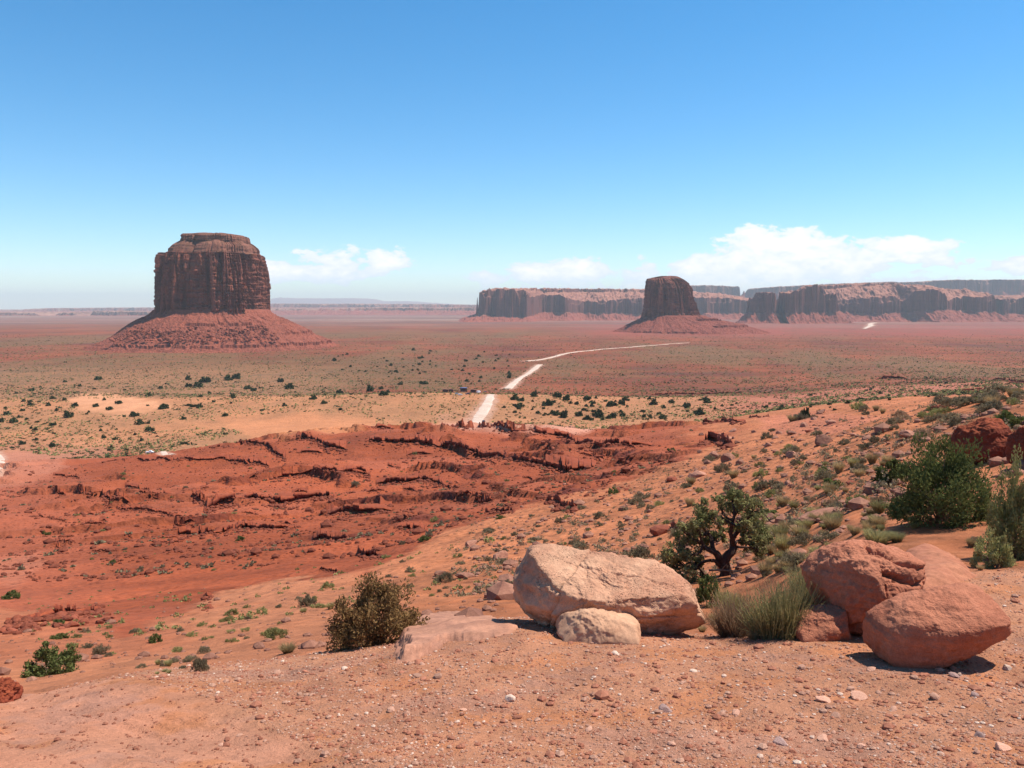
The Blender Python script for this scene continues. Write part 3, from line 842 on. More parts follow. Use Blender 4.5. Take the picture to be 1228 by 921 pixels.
# ------------------------------------------------------------------ mesas
def mesa(name, label, front, Y, top, base, foot, back=900.0, left_end=True, right_end=True, slick=None, rim=None, mat='mesa', seed=1, step=0.7, wob=(90, 34, 12), talus=(M['mesatalus']), cliffw=14.0, tl=230.0):
    """front = (px, extra distance); top/base/foot/slick/rim = (px,row) lists along the cliff line"""
    fx = [f[0] for f in front]
    p0, p1 = fx[0], fx[-1]
    marg = 40 if left_end else 0
    pxs = np.arange(p0 - (tl * 1.6 * F / Y if left_end else 0), p1 + (tl * 1.6 * F / Y if right_end else 0), step)
    ws = np.concatenate([np.linspace(-tl * 1.7, -120, 26)[:-1], np.arange(-120, 170, max(4.0, step * Y / 1000 * 1.1)), np.linspace(170, back, 60)[1:], [back + 40, back + 120]])
    PX, W = np.meshgrid(pxs, ws)
    Yf = Y + np.interp(PX, fx, [f[1] for f in front])
    YY = Yf + W
    X = xr(PX, 370.0) * Yf * (1 + 0.0 * W)
    ev = lambda lst, d=0: np.interp(PX, [q[0] for q in lst], [q[1] for q in lst])
    zt = zr(ev(top)) * Yf; zb = zr(ev(base)) * Yf; zf = base_z(X, YY) - 5.0
    d = W.copy()
    if left_end: d = np.minimum(d, (PX - p0) * Y / F)
    if right_end: d = np.minimum(d, (p1 - PX) * Y / F)
    d = np.minimum(d, back - W)
    b1 = n2d(X / (wob[0] * 2.9), YY / (wob[0] * 6), seed) * 3.5; b2 = n2d(X / (wob[1] * 1.9), YY / (wob[1] * 5), seed + 1) * 3.0
    b1 = np.floor(b1) + sstep(b1 - np.floor(b1), 0.55, 1.0); b2 = np.floor(b2) + sstep(b2 - np.floor(b2), 0.6, 1.0)
    d = d - wob[0] * (b1 / 3.5 + 0.2) * 1.3 - wob[1] * (b2 / 3.0) * 1.1 - wob[2] * n2d(X / (wob[2] * 2.2), YY / (wob[2] * 3), seed + 2)
    ctop = sstep(d, 0, cliffw)
    tal = np.clip(1 + d / tl, 0, 1)
    Z = zf + (zb - zf) * tal**1.25
    gul = (0.5 - np.abs(n2d(X / 60, YY / 200, seed + 4)) * 2 - np.abs(n2d(X / 22, YY / 80, seed + 5)))
    Z = Z + gul * 9.0 * sstep(tal, 0.05, 0.5)
    Z = Z + ((zt - zb) * (1 + 0.06 * n2d(X / 55, YY / 55, seed + 9))) * ctop
    # a broken mid shelf on part of the wall
    Z = Z - (zt - zb) * 0.30 * (1 - sstep(d, cliffw * 1.2, cliffw * 1.2 + 26)) * sstep(d, 0, cliffw) * sstep(n2d(X / 140, X * 0, seed + 13), -0.1, 0.2)
    if slick:
        zs = zr(ev(slick)) * Yf
        Z = Z + (zs - zt) * sstep(d, cliffw * 0.7, 260) * (1 + 0.0 * d) + 5.0 * np.clip(n2d(X / 80, YY / 80, seed + 6), -1, 1) * sstep(d, 20, 90)
        if rim:
            zrm = zr(ev(rim)) * Yf
            Z = Z + (zrm - zs) * sstep(d + 25 * n2d(X / 90, YY / 90, seed + 7), 285, 300)
    Z = Z + 2.0 * n2d(X / 30, YY / 30, seed + 8) * ctop
    Z = np.where(ws[:, None] >= back + 39, zf, Z) + 0.0
    V = np.stack([X, YY, Z], -1).reshape(-1, 3)
    cl = (d > -8.0)
    Fc = grid_faces(len(ws), len(pxs))
    isc = cl.ravel()[Fc].all(1)
    e = empty(name, (float(X.mean()), Y, float(zf.mean())), label, 'mesa')
    for nm, sel, mt in (('cliff', isc, M[mat]), ('talus', ~isc, talus)):
        fs = Fc[sel]
        if len(fs) == 0: continue
        u, inv = np.unique(fs, return_inverse=True)
        o = obj(nm, mesh_np(nm, V[u], inv.reshape(fs.shape), mt, False), e); reparent(o, e)
    return e


FLAT = lambda a, b, r: [(a, r), (b, r)]
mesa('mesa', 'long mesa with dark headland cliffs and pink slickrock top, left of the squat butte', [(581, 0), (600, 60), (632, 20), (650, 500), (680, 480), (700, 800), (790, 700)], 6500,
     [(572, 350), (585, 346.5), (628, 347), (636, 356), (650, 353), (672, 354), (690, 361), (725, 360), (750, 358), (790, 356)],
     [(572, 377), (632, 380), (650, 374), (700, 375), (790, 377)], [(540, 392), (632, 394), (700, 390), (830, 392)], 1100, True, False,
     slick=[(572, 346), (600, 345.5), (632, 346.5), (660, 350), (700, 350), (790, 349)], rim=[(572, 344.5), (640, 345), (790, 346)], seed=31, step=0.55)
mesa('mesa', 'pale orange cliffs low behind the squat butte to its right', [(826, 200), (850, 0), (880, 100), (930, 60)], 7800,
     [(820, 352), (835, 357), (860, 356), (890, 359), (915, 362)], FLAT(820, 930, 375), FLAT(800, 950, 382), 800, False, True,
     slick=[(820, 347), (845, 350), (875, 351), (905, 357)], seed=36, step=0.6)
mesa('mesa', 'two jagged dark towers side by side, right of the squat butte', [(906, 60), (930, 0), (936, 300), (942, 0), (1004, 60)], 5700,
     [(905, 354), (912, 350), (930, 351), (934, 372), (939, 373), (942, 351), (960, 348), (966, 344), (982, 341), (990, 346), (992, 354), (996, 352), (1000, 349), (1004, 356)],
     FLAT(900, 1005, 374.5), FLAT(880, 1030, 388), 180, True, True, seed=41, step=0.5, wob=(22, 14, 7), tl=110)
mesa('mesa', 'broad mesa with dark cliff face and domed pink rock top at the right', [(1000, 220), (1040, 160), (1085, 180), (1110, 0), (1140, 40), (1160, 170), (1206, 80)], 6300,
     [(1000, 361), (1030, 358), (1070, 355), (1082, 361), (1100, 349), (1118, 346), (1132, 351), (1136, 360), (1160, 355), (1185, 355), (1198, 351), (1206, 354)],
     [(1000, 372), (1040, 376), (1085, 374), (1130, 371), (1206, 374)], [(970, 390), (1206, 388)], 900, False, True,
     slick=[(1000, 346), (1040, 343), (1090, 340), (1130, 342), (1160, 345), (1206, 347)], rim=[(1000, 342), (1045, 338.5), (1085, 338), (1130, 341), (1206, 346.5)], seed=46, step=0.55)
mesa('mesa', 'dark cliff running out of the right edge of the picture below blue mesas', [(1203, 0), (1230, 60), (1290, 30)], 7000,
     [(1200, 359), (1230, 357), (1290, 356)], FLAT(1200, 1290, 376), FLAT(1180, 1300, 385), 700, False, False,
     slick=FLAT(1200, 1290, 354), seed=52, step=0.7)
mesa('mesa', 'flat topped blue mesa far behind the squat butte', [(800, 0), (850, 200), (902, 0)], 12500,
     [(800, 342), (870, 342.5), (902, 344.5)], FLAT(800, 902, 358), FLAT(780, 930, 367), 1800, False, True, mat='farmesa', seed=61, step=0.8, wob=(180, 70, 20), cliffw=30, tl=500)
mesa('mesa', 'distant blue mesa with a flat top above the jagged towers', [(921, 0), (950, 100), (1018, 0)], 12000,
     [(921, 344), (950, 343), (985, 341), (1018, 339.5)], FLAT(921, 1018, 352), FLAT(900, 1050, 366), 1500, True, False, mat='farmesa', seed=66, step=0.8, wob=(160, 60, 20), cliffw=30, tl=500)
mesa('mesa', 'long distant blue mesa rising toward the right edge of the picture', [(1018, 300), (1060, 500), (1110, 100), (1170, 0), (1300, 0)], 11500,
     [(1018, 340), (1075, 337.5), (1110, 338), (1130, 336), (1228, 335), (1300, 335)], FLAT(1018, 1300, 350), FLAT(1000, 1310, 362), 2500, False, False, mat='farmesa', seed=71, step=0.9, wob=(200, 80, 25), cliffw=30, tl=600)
mesa('mesa', 'low pale banded mesa along the far horizon left of the big butte', [(-120, 0), (60, 500), (250, 0)], 17000,
     [(-120, 372), (20, 371.3), (60, 369.8), (120, 369), (250, 368.6)], FLAT(-120, 250, 373.2), FLAT(-140, 280, 376), 3000, False, False, mat='farmesa', seed=76, step=1.0, wob=(400, 160, 50), cliffw=50, tl=900)
mesa('mesa', 'low blue outcrops on the plain at the far left', [(-120, 0), (40, 100), (250, 0)], 11000,
     [(-120, 375), (40, 374.6), (48, 378), (60, 378), (68, 375), (88, 374.2), (92, 378), (104, 378), (108, 373), (130, 373.5), (170, 374), (250, 374)], FLAT(-120, 250, 378.4), FLAT(-140, 280, 379.4), 900, False, False, mat='farmesa', seed=79, step=0.8, wob=(120, 60, 20), cliffw=30, tl=300)
mesa('mesa', 'low banded blue mesa on the horizon between the big butte and the long mesa', [(300, 0), (420, 400), (600, 0)], 17000,
     [(300, 363.8), (380, 364.4), (420, 364.2), (500, 364.6), (560, 365.4), (600, 366)], FLAT(300, 600, 368.6), FLAT(280, 620, 373.5), 3000, False, False, mat='farmesa', seed=82, step=1.0, wob=(420, 170, 60), cliffw=50, tl=900)
mesa('mesa', 'thin line of dark blue cliffs on the far plain right of the big butte', [(300, 0), (420, 300), (600, 0)], 12500,
     [(300, 369.5), (380, 370.2), (430, 369.2), (470, 368.6), (520, 369.4), (575, 368)], FLAT(300, 600, 372.2), FLAT(280, 620, 376), 1200, False, False, mat='farmesa', seed=86, step=1.0, wob=(240, 100, 40), cliffw=40, tl=600)
# far mountain
sx = np.linspace(325, 560, 160); prof = np.interp(sx, [325, 335, 360, 390, 430, 450, 462, 490, 520, 560], [358.5, 356.8, 357.4, 357.8, 357.6, 358.5, 361.5, 361, 363, 366])
ky = np.array([0.0, 0.25, 0.5, 0.75, 1.0]); V = np.zeros((5, 160, 3))
for i, k in enumerate(ky):
    Yk = 42000 + k * 3500
    rowk = 371.4 + (prof - 371.4) * math.sin(math.pi * (k * 0.8 + 0.1)) ** 0.6 if 0 < k < 1 else np.full(160, 372.2)
    V[i] = np.stack([xr(sx, 370) * Yk, np.full(160, Yk), zr(rowk) * Yk + 15 * n2d(sx / 6, sx * 0 + k * 9, 4)], 1)
tag(obj('mountain', mesh_np('mountain', V.reshape(-1, 3), grid_faces(5, 160), M['farmesa'], True)), 'faint blue mountain on the horizon', kind='structure')


# ------------------------------------------------------------------ rock ledges
FOOT = []


def ledge(pts, thick, label, seed=0, mat='red', group=None, rough=1.0, ymax=405.0):
    """a broken shelf of rock whose face looks to the camera, following a line on the ground; thick in picture px"""
    h = hits([p[0] for p in pts], [p[1] for p in pts], 14.0, ymax)
    med = np.median(h[:, 1]); yc = np.clip(h[:, 1], med * 0.75, med * 1.3)
    h[:, 0] *= yc / h[:, 1]; h[:, 1] = yc
    seg = np.concatenate([[0], np.cumsum(np.hypot(np.diff(h[:, 0]), np.diff(h[:, 1])))])
    Ym = h[:, 1].mean()
    T = thick * Ym / F
    st = max(seg[-1] / 700, 0.35 * Ym / F)
    s = np.arange(0, seg[-1], st)
    if len(s) < 8: s = np.linspace(0, seg[-1], 8)
    x = np.interp(s, seg, h[:, 0]); y = np.interp(s, seg, h[:, 1])
    k = 7
    x = np.convolve(np.pad(x, k // 2, mode='edge'), np.ones(k) / k, 'valid'); y = np.convolve(np.pad(y, k // 2, mode='edge'), np.ones(k) / k, 'valid')
    y = y + T * 1.3 * n2d(s / (T * 7), s * 0, seed) + T * 0.6 * n2d(s / (T * 2), s * 0 + 5, seed)
    rg = np.random.RandomState(seed + 100)
    # blocks: piecewise constant thickness and jut
    bj = np.zeros(len(s)); bh = np.ones(len(s)); i = 0; cuts = []
    while i < len(s):
        L = max(2, int(rg.exponential(1.1 * T / st) + 1.2))
        bj[i:i + L] = rg.normal(0, 0.42 * T * rough); bh[i:i + L] = np.clip(rg.normal(0.9, 0.2 * rough), 0.35, 1.3)
        if rg.rand() < 0.14: bh[i:i + L] = 0.4
        i += L
    env = np.clip(np.minimum(s, seg[-1] - s) / (3.0 * T), 0.05, 1) ** 0.6
    H = T * bh * env * (1 + 0.35 * n2d(s / (T * 9), s * 0 + 9, seed + 1))
    dirn = np.stack([-x, -y], 1); dirn /= np.linalg.norm(dirn, axis=1)[:, None]
    x = x + dirn[:, 0] * bj; y = y + dirn[:, 1] * bj
    g = lambda o: ground_z(x - dirn[:, 0] * o, y - dirn[:, 1] * o)   # o metres farther from the camera
    n_ = lambda a, q: a * T * n2d(s / (T * 0.5), s * 0 + q, seed + 2)
    prof = [(0.75, -0.6, 0), (0.7, 0.30, 0), (-0.10, 0.52, 1), (-0.28, 0.80, 1), (-0.12, 0.98, 1), (0.5, 1.0, 1)]
    rowsV = []
    kw = max(3, int(2.5 * T / st) * 2 + 1); z0 = g(0)
    z0 = np.convolve(np.pad(z0, kw // 2, mode='edge'), np.ones(kw) / kw, 'valid')[:len(x)]
    for (o, hh, q) in prof:
        oo = o * T + n_(0.10, q + o * 3)
        rowsV.append(np.stack([x - dirn[:, 0] * oo, y - dirn[:, 1] * oo, z0 + H * hh + n_(0.05, 7 + hh)], 1))
    for o, f in ((2.5, 0.85), (7.0, 0.45), (14.0, -0.12)):
        oo = o * T * (1.0 + 0.3 * n2d(s / (4 * T), s * 0, seed + 5))
        gz = ground_z(x - dirn[:, 0] * oo, y - dirn[:, 1] * oo)
        rowsV.append(np.stack([x - dirn[:, 0] * oo, y - dirn[:, 1] * oo, gz + H * f], 1))
    V = np.array(rowsV)
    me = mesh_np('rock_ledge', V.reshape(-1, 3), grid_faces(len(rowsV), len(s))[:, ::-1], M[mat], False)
    o = obj('rock_ledge', me)
    FOOT.append((x, y, dirn, T))
    return tag(o, label, 'rock ledge', group)


LEDGES = [
    ([(164, 550), (200, 551.5), (229, 552), (269, 550), (285, 553), (300, 558)], 2.6, 'thin straight ledge of dark red rock just below the small white vehicle'),
    ([(282, 532), (300, 531), (320, 534), (328, 542), (342, 551)], 4.0, 'short broken ledge stepping down to the right below the pale sand dune'),
    ([(255, 522), (262, 524), (268, 527)], 3.0, 'tiny dark ledge at the top left tip of the red slope'),
    ([(355, 524), (368, 526), (381, 530), (395, 537), (416, 539)], 5.0, 'dark stepped ledge below the bright orange sand patch'),
    ([(445, 508), (458, 508), (472, 513)], 5.0, 'short thick ledge on the left end of the red ridge crest'),
    ([(438, 529), (480, 529), (516, 534), (550, 538), (596, 547), (638, 557), (680, 570), (700, 577), (717, 583)], 6.2, 'longest dark ledge slanting down to the right across the middle of the red slope'),
    ([(299, 571), (308, 568), (317, 566)], 3.0, 'very short ledge left of the thin middle ledge on the red slope'),
    ([(325, 570), (359, 568), (381, 565), (403, 567), (432, 565), (444, 572)], 5.0, 'level ledge of dark red rock above the long bulging ledge'),
    ([(230, 596), (240, 596), (250, 600)], 5.0, 'short dark ledge stub left of the long bulging ledge'),
    ([(245, 613), (262, 607), (278, 604), (303, 598), (329, 605), (356, 600), (380, 597), (402, 598)], 6.5, 'long bulging ledge of jointed red blocks on the left of the red slope'),
    ([(451, 580), (473, 579), (501, 575), (520, 578), (533, 582)], 5.0, 'broken ledge below the left part of the longest ledge'),
    ([(390, 617), (412, 614), (434, 616), (455, 611), (471, 610)], 6.0, 'ragged ledge with fallen blocks, in the middle of the red slope'),
    ([(471, 623), (480, 621), (490, 622)], 4.0, 'small dark ledge right of the ragged ledge with fallen blocks'),
    ([(475, 633), (490, 634), (512, 636)], 4.5, 'short ledge low in the red slope above the brown bush'),
    ([(210, 638), (240, 640), (256, 640), (272, 637), (288, 633), (302, 634), (330, 634), (356, 633)], 5.0, 'long thin ledge with a deep dark undercut on the lower left of the red slope'),
    ([(376, 645), (388, 647), (400, 648), (422, 647)], 6.0, 'deeply shadowed ledge right of the long thin lower ledge'),
    ([(428, 664), (437, 667), (450, 668), (466, 666)], 7.0, 'lowest deep dark ledge above the brown bush'),
    ([(383, 683), (395, 685), (405, 686)], 3.0, 'faint short ledge where the red slope meets the sand'),
    ([(94, 591), (108, 592), (122, 594), (140, 596), (159, 600)], 5.0, 'blocky ledge with scattered rubble at the left of the red slope'),
    ([(140, 611), (170, 612), (199, 617), (212, 620), (220, 624)], 3.2, 'thin dipping ledge below the blocky left ledge'),
    ([(528, 513), (550, 511), (578, 512), (610, 516), (645, 519), (680, 524), (715, 534), (750, 542), (785, 552)], 7.0, 'big ragged rim of dark red blocks along the crest below the road'),
    ([(655, 602), (670, 604), (691, 611)], 8.0, 'isolated deep dark ledge above the pale boulder'),
    ([(400, 566), (420, 566), (445, 570)], 4.0, 'small ledge left of centre between two longer ledges'),
    ([(547, 594), (570, 596), (592, 601)], 4.5, 'broken ledge below the middle of the longest ledge'),
    ([(582, 615), (600, 614), (617, 613)], 5.0, 'short ledge beside a bright green shrub low in the red slope'),
    ([(842, 500), (855, 502), (866, 505), (880, 507), (895, 509)], 6.0, 'dark ledge on the upper right end of the red slope'),
    ([(898, 498), (910, 500), (922, 502)], 3.0, 'small thin ledge right of the red slope end'),
    ([(838, 534), (848, 530), (860, 531), (878, 541)], 9.0, 'thick dark ledge standing out on the orange slope above the juniper'),
    ([(1050, 455), (1068, 453.5), (1087, 454)], 3.0, 'dark thin ledge alone on the plain at the right'),
    ([(1192, 455), (1210, 457), (1240, 461)], 3.5, 'dark ledge on the plain at the right edge'),
    ([(0, 748), (25, 746), (48, 742), (80, 738), (122, 733)], 13.0, 'near ledge of chunky red blocks above the green bush at the left'),
    ([(243, 717), (247, 717), (252, 716)], 9.0, 'small square dark overhang on the bare slope left of the brown bush'),
    ([(243, 731), (248, 731), (254, 730)], 8.0, 'lower of two small dark overhangs left of the brown bush'),
    ([(780, 473.5), (810, 472), (850, 472.5), (890, 471)], 1.6, 'hairline dark ledge on the plain behind the juniper dotted sand'),
    ([(1150, 470), (1180, 467), (1215, 469)], 3.0, 'low ledge of pale grey rock at the foot of the plain on the right'),
]
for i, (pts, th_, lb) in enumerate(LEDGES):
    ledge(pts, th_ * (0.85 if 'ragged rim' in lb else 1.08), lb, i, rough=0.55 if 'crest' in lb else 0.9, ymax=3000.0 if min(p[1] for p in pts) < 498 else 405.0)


rm = random.Random(40)
for i in range(46):
    for _ in range(60):
        px = rm.uniform(40, 780); py = rm.uniform(530, 670)
        if py > 700 - 0.16 * px - max(0, px - 520) * 0.22 or py < 560 - 0.09 * px: continue
        break
    L_ = rm.uniform(8, 34); sl = rm.uniform(-0.12, 0.28)
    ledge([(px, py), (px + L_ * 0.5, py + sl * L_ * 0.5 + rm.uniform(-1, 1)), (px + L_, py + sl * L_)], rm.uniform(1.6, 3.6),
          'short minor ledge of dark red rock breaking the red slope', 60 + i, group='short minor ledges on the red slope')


# ------------------------------------------------------------------ rocks
def rock_mesh(name, mat, seed, sub=3, flat=0.6, planes=9, amp=0.08, smooth=False):
    V, Fc = ICO[sub]; rg = np.random.RandomState(seed)
    Nn = rg.normal(size=(planes, 3)); Nn /= np.linalg.norm(Nn, axis=1)[:, None]
    D = rg.uniform(0.5, 0.95, planes)
    r = np.full(len(V), 1.0)
    for nrm, dd in zip(Nn, D):
        q = V @ nrm
        r = np.minimum(r, np.where(q > 0.05, dd / np.maximum(q, 0.05), 9))
    r = r * (1 + amp * n3d(V * 2.2, seed) + amp * 0.5 * n3d(V * 5, seed + 1))
    W = V * r[:, None]; W[:, 2] *= flat
    return mesh_np(name, W, Fc, mat, smooth)


REDROCKS = [rock_mesh('rock', M['redrock'], 200 + i, 2, [0.6, 0.75, 0.5, 0.9, 0.65, 0.45][i]) for i in range(6)]
TANROCKS = [rock_mesh('rock', M['tanrock'], 300 + i, 3, [0.6, 0.75, 0.4, 0.85, 0.65, 0.45][i]) for i in range(6)]
PEBS = [rock_mesh('stone', M['pebble'], 400 + i, 2, [0.5, 0.6, 0.4, 0.7][i]) for i in range(4)]
PEBR = [rock_mesh('stone', M['pebble_red'], 420 + i, 2, [0.5, 0.6, 0.4, 0.7][i]) for i in range(4)]


def place_rock(me, p, size, label, cat='rock', group=None, sq=1.0, name=None, rz=None, tilt=0.25, sink=0.18):
    o = obj(name or me.name.split('.')[0], me, loc=(p[0], p[1], p[2] + size * sink))
    o.scale = (size * rnd.uniform(0.9, 1.25), size * rnd.uniform(0.75, 1.05), size * sq)
    o.rotation_euler = (rnd.uniform(-tilt, tilt), rnd.uniform(-tilt, tilt), rnd.uniform(0, 6.28) if rz is None else rz)
    return tag(o, label, cat, group)


def scatter_px(n, poly, seed):
    rg = np.random.RandomState(seed); poly = np.array(poly, float); out = []
    x0, y0 = poly.min(0); x1, y1 = poly.max(0)
    while len(out) < n:
        x = rg.uniform(x0, x1); y = rg.uniform(y0, y1); ins = False
        for i in range(len(poly)):
            ax, ay = poly[i]; bx, by = poly[(i + 1) % len(poly)]
            if (ay > y) != (by > y) and x < (bx - ax) * (y - ay) / (by - ay) + ax: ins = not ins
        if ins: out.append((x, y))
    return np.array(out)


# named rocks of the slopes: (px, base row, width px, mesh kind, label)
NAMED = [
    (459, 612, 0, 0, ''),
    (557, 693, 24, 't', 'flat grey and red stone on the sand above the flat slab'),
    (602, 670, 26, 't', 'grey angular rock left of the big pale boulder, against a shrub'),
    (565, 655, 20, 't', 'small pale rock topped with grey on the sand above the boulder'),
    (530, 690, 16, 't', 'dull brown rock just right of the brown bush'),
    (856, 550, 20, 't', 'grey slab rock on the orange slope above the juniper'),
    (874, 553, 22, 't', 'dark angular block beside the grey slab rock'),
    (887, 556, 16, 't', 'pale square block right of the dark angular block'),
    (806, 577, 16, 'r', 'small dark rock left of the juniper top'),
    (838, 572, 22, 't', 'pale topped rock on the slope left above the juniper'),
    (794, 640, 34, 'r', 'dark red rock block left of the juniper'),
    (813, 634, 22, 'r', 'dark upright rock behind the left side of the juniper'),
    (772, 666, 22, 't', 'pinkish rock behind the pale boulder'),
    (997, 508, 15, 't', 'brown rock with a grassy top on the flat bench'),
    (970, 518, 12, 'r', 'small round dark rock on the flat bench'),
    (990, 532, 26, 't', 'pointed dark rock above the strewn rocks of the right slope'),
    (950, 521, 14, 't', 'broken dark rock left of the round dark rock'),
    (973, 628, 20, 't', 'white faced stone below the long grey slab'),
    (948, 607, 11, 't', 'pale pebble like rock on the right slope'),
    (1020, 580, 15, 'r', 'red rock behind the tip of the long grey slab'),
    (1125, 492, 16, 'r', 'dark red rock on the skyline shoulder'),
    (912, 571, 12, 't', 'thin flat stone in the middle of the right slope'),
    (1090, 524, 26, 't', 'grey slab leaning among shrubs below the skyline'),
    (952, 548, 20, 't', 'light brown block among the strewn rocks'),
]
for (px, py, wd, k, lb) in NAMED:
    if not wd: continue
    h = hit(px, py)
    me = (TANROCKS if k == 't' else REDROCKS)[rnd.randrange(6)]
    place_rock(me, h, wd * h[1] / F / 2, lb, 'rock')
# long grey slab
h = hit(985, 622)
o = place_rock(TANROCKS[2], h, 0.75, 'long tilted grey slab of rock lying up the right slope', 'rock slab', rz=0.55, name='rock_slab')
o.scale = (1.25, 0.45, 0.32)
o.rotation_euler = (0.1, -0.18, 0.5)

GR = [
    # count, polygon px, size px range, meshes, label, group
    (70, [(820, 520), (900, 515), (1000, 490), (1080, 480), (1110, 520), (1040, 560), (930, 590), (800, 610)], (4, 13), TANROCKS, 'brown and grey rock strewn on the right slope among pale shrubs', 'rocks strewn over the right slope'),
    (40, [(640, 570), (780, 560), (880, 610), (760, 650), (620, 650), (560, 700), (520, 690)], (3, 8), TANROCKS, 'small brown stone on the orange slope above the pale boulder', 'small stones on the middle slope'),
    (110, [(500, 545), (660, 575), (720, 590), (700, 600), (640, 600), (540, 595), (490, 570), (480, 550)], (3, 8), REDROCKS, 'red block fallen below the longest ledge of the red slope', 'red blocks fallen below the longest ledge'),
    (60, [(650, 527), (790, 556), (770, 562), (700, 556), (650, 545)], (4, 9), REDROCKS, 'red block fallen below the ragged rim of the crest', 'red blocks fallen below the crest rim'),
    (26, [(720, 580), (760, 575), (745, 600), (690, 600)], (4, 9), REDROCKS, 'red block at the right foot of the longest ledge', 'red blocks at the foot of the longest ledge'),
    (60, [(0, 748), (60, 738), (125, 728), (138, 740), (105, 758), (60, 754), (0, 762)], (7, 17), REDROCKS, 'chunky red block heaped above the green bush at the left', 'red blocks heaped at the left ledge'),
]
for gi, (n, poly, (s0, s1), meshes, lb, grp) in enumerate(GR):
    pp = scatter_px(n, poly, 900 + gi); h = hits(pp[:, 0], pp[:, 1])
    for q in h:
        sz = s0 + (s1 - s0) * rnd.random() ** 1.8
        place_rock(meshes[rnd.randrange(6)], q, sz * q[1] / F / 2, lb, 'rock', grp, tilt=0.5)

# uncountable rubble of the red slope
Vr, Fr = ICO[1]
Vr = Vr * (1 + 0.3 * n3d(Vr * 1.9, 8)[:, None]) * np.array([1, 0.9, 0.65])


def stuff_rocks(name, label, n, seed, a0, a1, y0, y1, size, mat, cond=None, clus=0.15):
    rg = np.random.RandomState(seed)
    A = rg.uniform(a0, a1, n * 4); L = rg.uniform(math.log(y0), math.log(y1), n * 4)
    X = A * np.exp(L); Y = np.exp(L)
    keep = n2d(X / (size * 30), Y / (size * 30), seed) + 0.6 * n2d(X / (size * 9), Y / (size * 9), seed + 1) > clus
    if cond is not None: keep &= cond(X, Y)
    X = X[keep][:n]; Y = Y[keep][:n]
    s = size * np.exp(rg.normal(0, 0.6, len(X)))
    V, Fc = merge(Vr, Fr, np.stack([X, Y, ground_z(X, Y) + s * 0.15], 1), s[:, None] * np.ones(3), rg.rand(len(X)) * 6.28)
    o = obj(name, mesh_np(name, V, Fc, M[mat], False))
    return tag(o, label, 'rubble', kind='stuff')


redc = lambda X, Y: (np.log(Y) > np.interp(X / Y, *B_RED0) + 0.03)
stuff_rocks('rubble', 'fine red rubble strewn below the ledges of the red slope', 6000, 5, -0.66, 0.2, 90, 400, 0.19, 'redrock', redc, 0.1)
stuff_rocks('rubble', 'small stones littering the right slope', 2600, 6, -0.05, 0.66, 22, 160, 0.10, 'tanrock', lambda X, Y: np.log(Y) < np.interp(X / Y, *B_RED0), -0.1)
stuff_rocks('rubble', 'small stones on the left sandy slope', 700, 9, -0.66, 0.0, 12, 60, 0.04, 'tanrock', None, 0.1)
rg = np.random.RandomState(55); P_ = []; S_ = []
for (fx_, fy_, dr_, T_) in FOOT:
    n = int(len(fx_) * 0.75) if T_ < 3.5 else 10
    k = rg.randint(0, len(fx_), n); o_ = -(0.3 + rg.exponential(2.6, n)) * T_
    P_.append(np.stack([fx_[k] - dr_[k, 0] * o_, fy_[k] - dr_[k, 1] * o_], 1)); S_.append(T_ * np.clip(0.17 * np.exp(rg.normal(0, 0.6, n)), 0.04, 0.55))
P_ = np.concatenate(P_); S_ = np.concatenate(S_)
V, Fc = merge(Vr, Fr, np.stack([P_[:, 0], P_[:, 1], ground_z(P_[:, 0], P_[:, 1]) + S_ * 0.2], 1), S_[:, None] * np.ones(3), rg.rand(len(S_)) * 6.28)
tag(obj('rubble', mesh_np('rubble', V, Fc, M['redrock'], False)), 'broken red blocks shed along the feet of the ledges', 'rubble', kind='stuff')
# gravel of the overlook
terr = lambda X, Y: np.log(Y) < np.interp(X / Y, _ca, [math.log(q[1]) for q in KEYS[1]]) + 0.12
notrack = lambda X, Y: terr(X, Y) & ((X / Y + 0.23 + 0.085 * (Y - 5)) > 0.02)
stuff_rocks('gravel', 'fine pinkish gravel over the bare ground of the overlook', 28000, 21, -0.7, 0.7, 4.6, 12, 0.0056, 'pebble', notrack, -0.25)
stuff_rocks('gravel', 'small red stones in the gravel of the overlook', 10000, 22, -0.7, 0.7, 4.6, 12, 0.0080, 'pebble_red', notrack, 0.0)
stuff_rocks('gravel', 'pale chips scattered through the gravel of the overlook', 3500, 27, -0.7, 0.7, 4.6, 12, 0.0052, 'stone_pale', notrack, -0.1)
stuff_rocks('gravel', 'sparse grit on the smooth track at the lower left', 1500, 23, -0.72, -0.1, 4.6, 9, 0.007, 'pebble_red', None, 0.15)
pp = scatter_px(170, [(230, 921), (330, 800), (480, 790), (640, 770), (860, 775), (1030, 800), (1228, 780), (1228, 921)], 77); h = hits(pp[:, 0], pp[:, 1], y0=3.0)
for i, q in enumerate(h):
    sz = 4 + 9 * rnd.random() ** 2.2
    place_rock((PEBS + PEBR)[rnd.randrange(8)], q, sz * q[1] / F / 2, 'small pinkish stone lying loose on the gravel of the overlook', 'stone', 'loose stones on the overlook', name='stone')
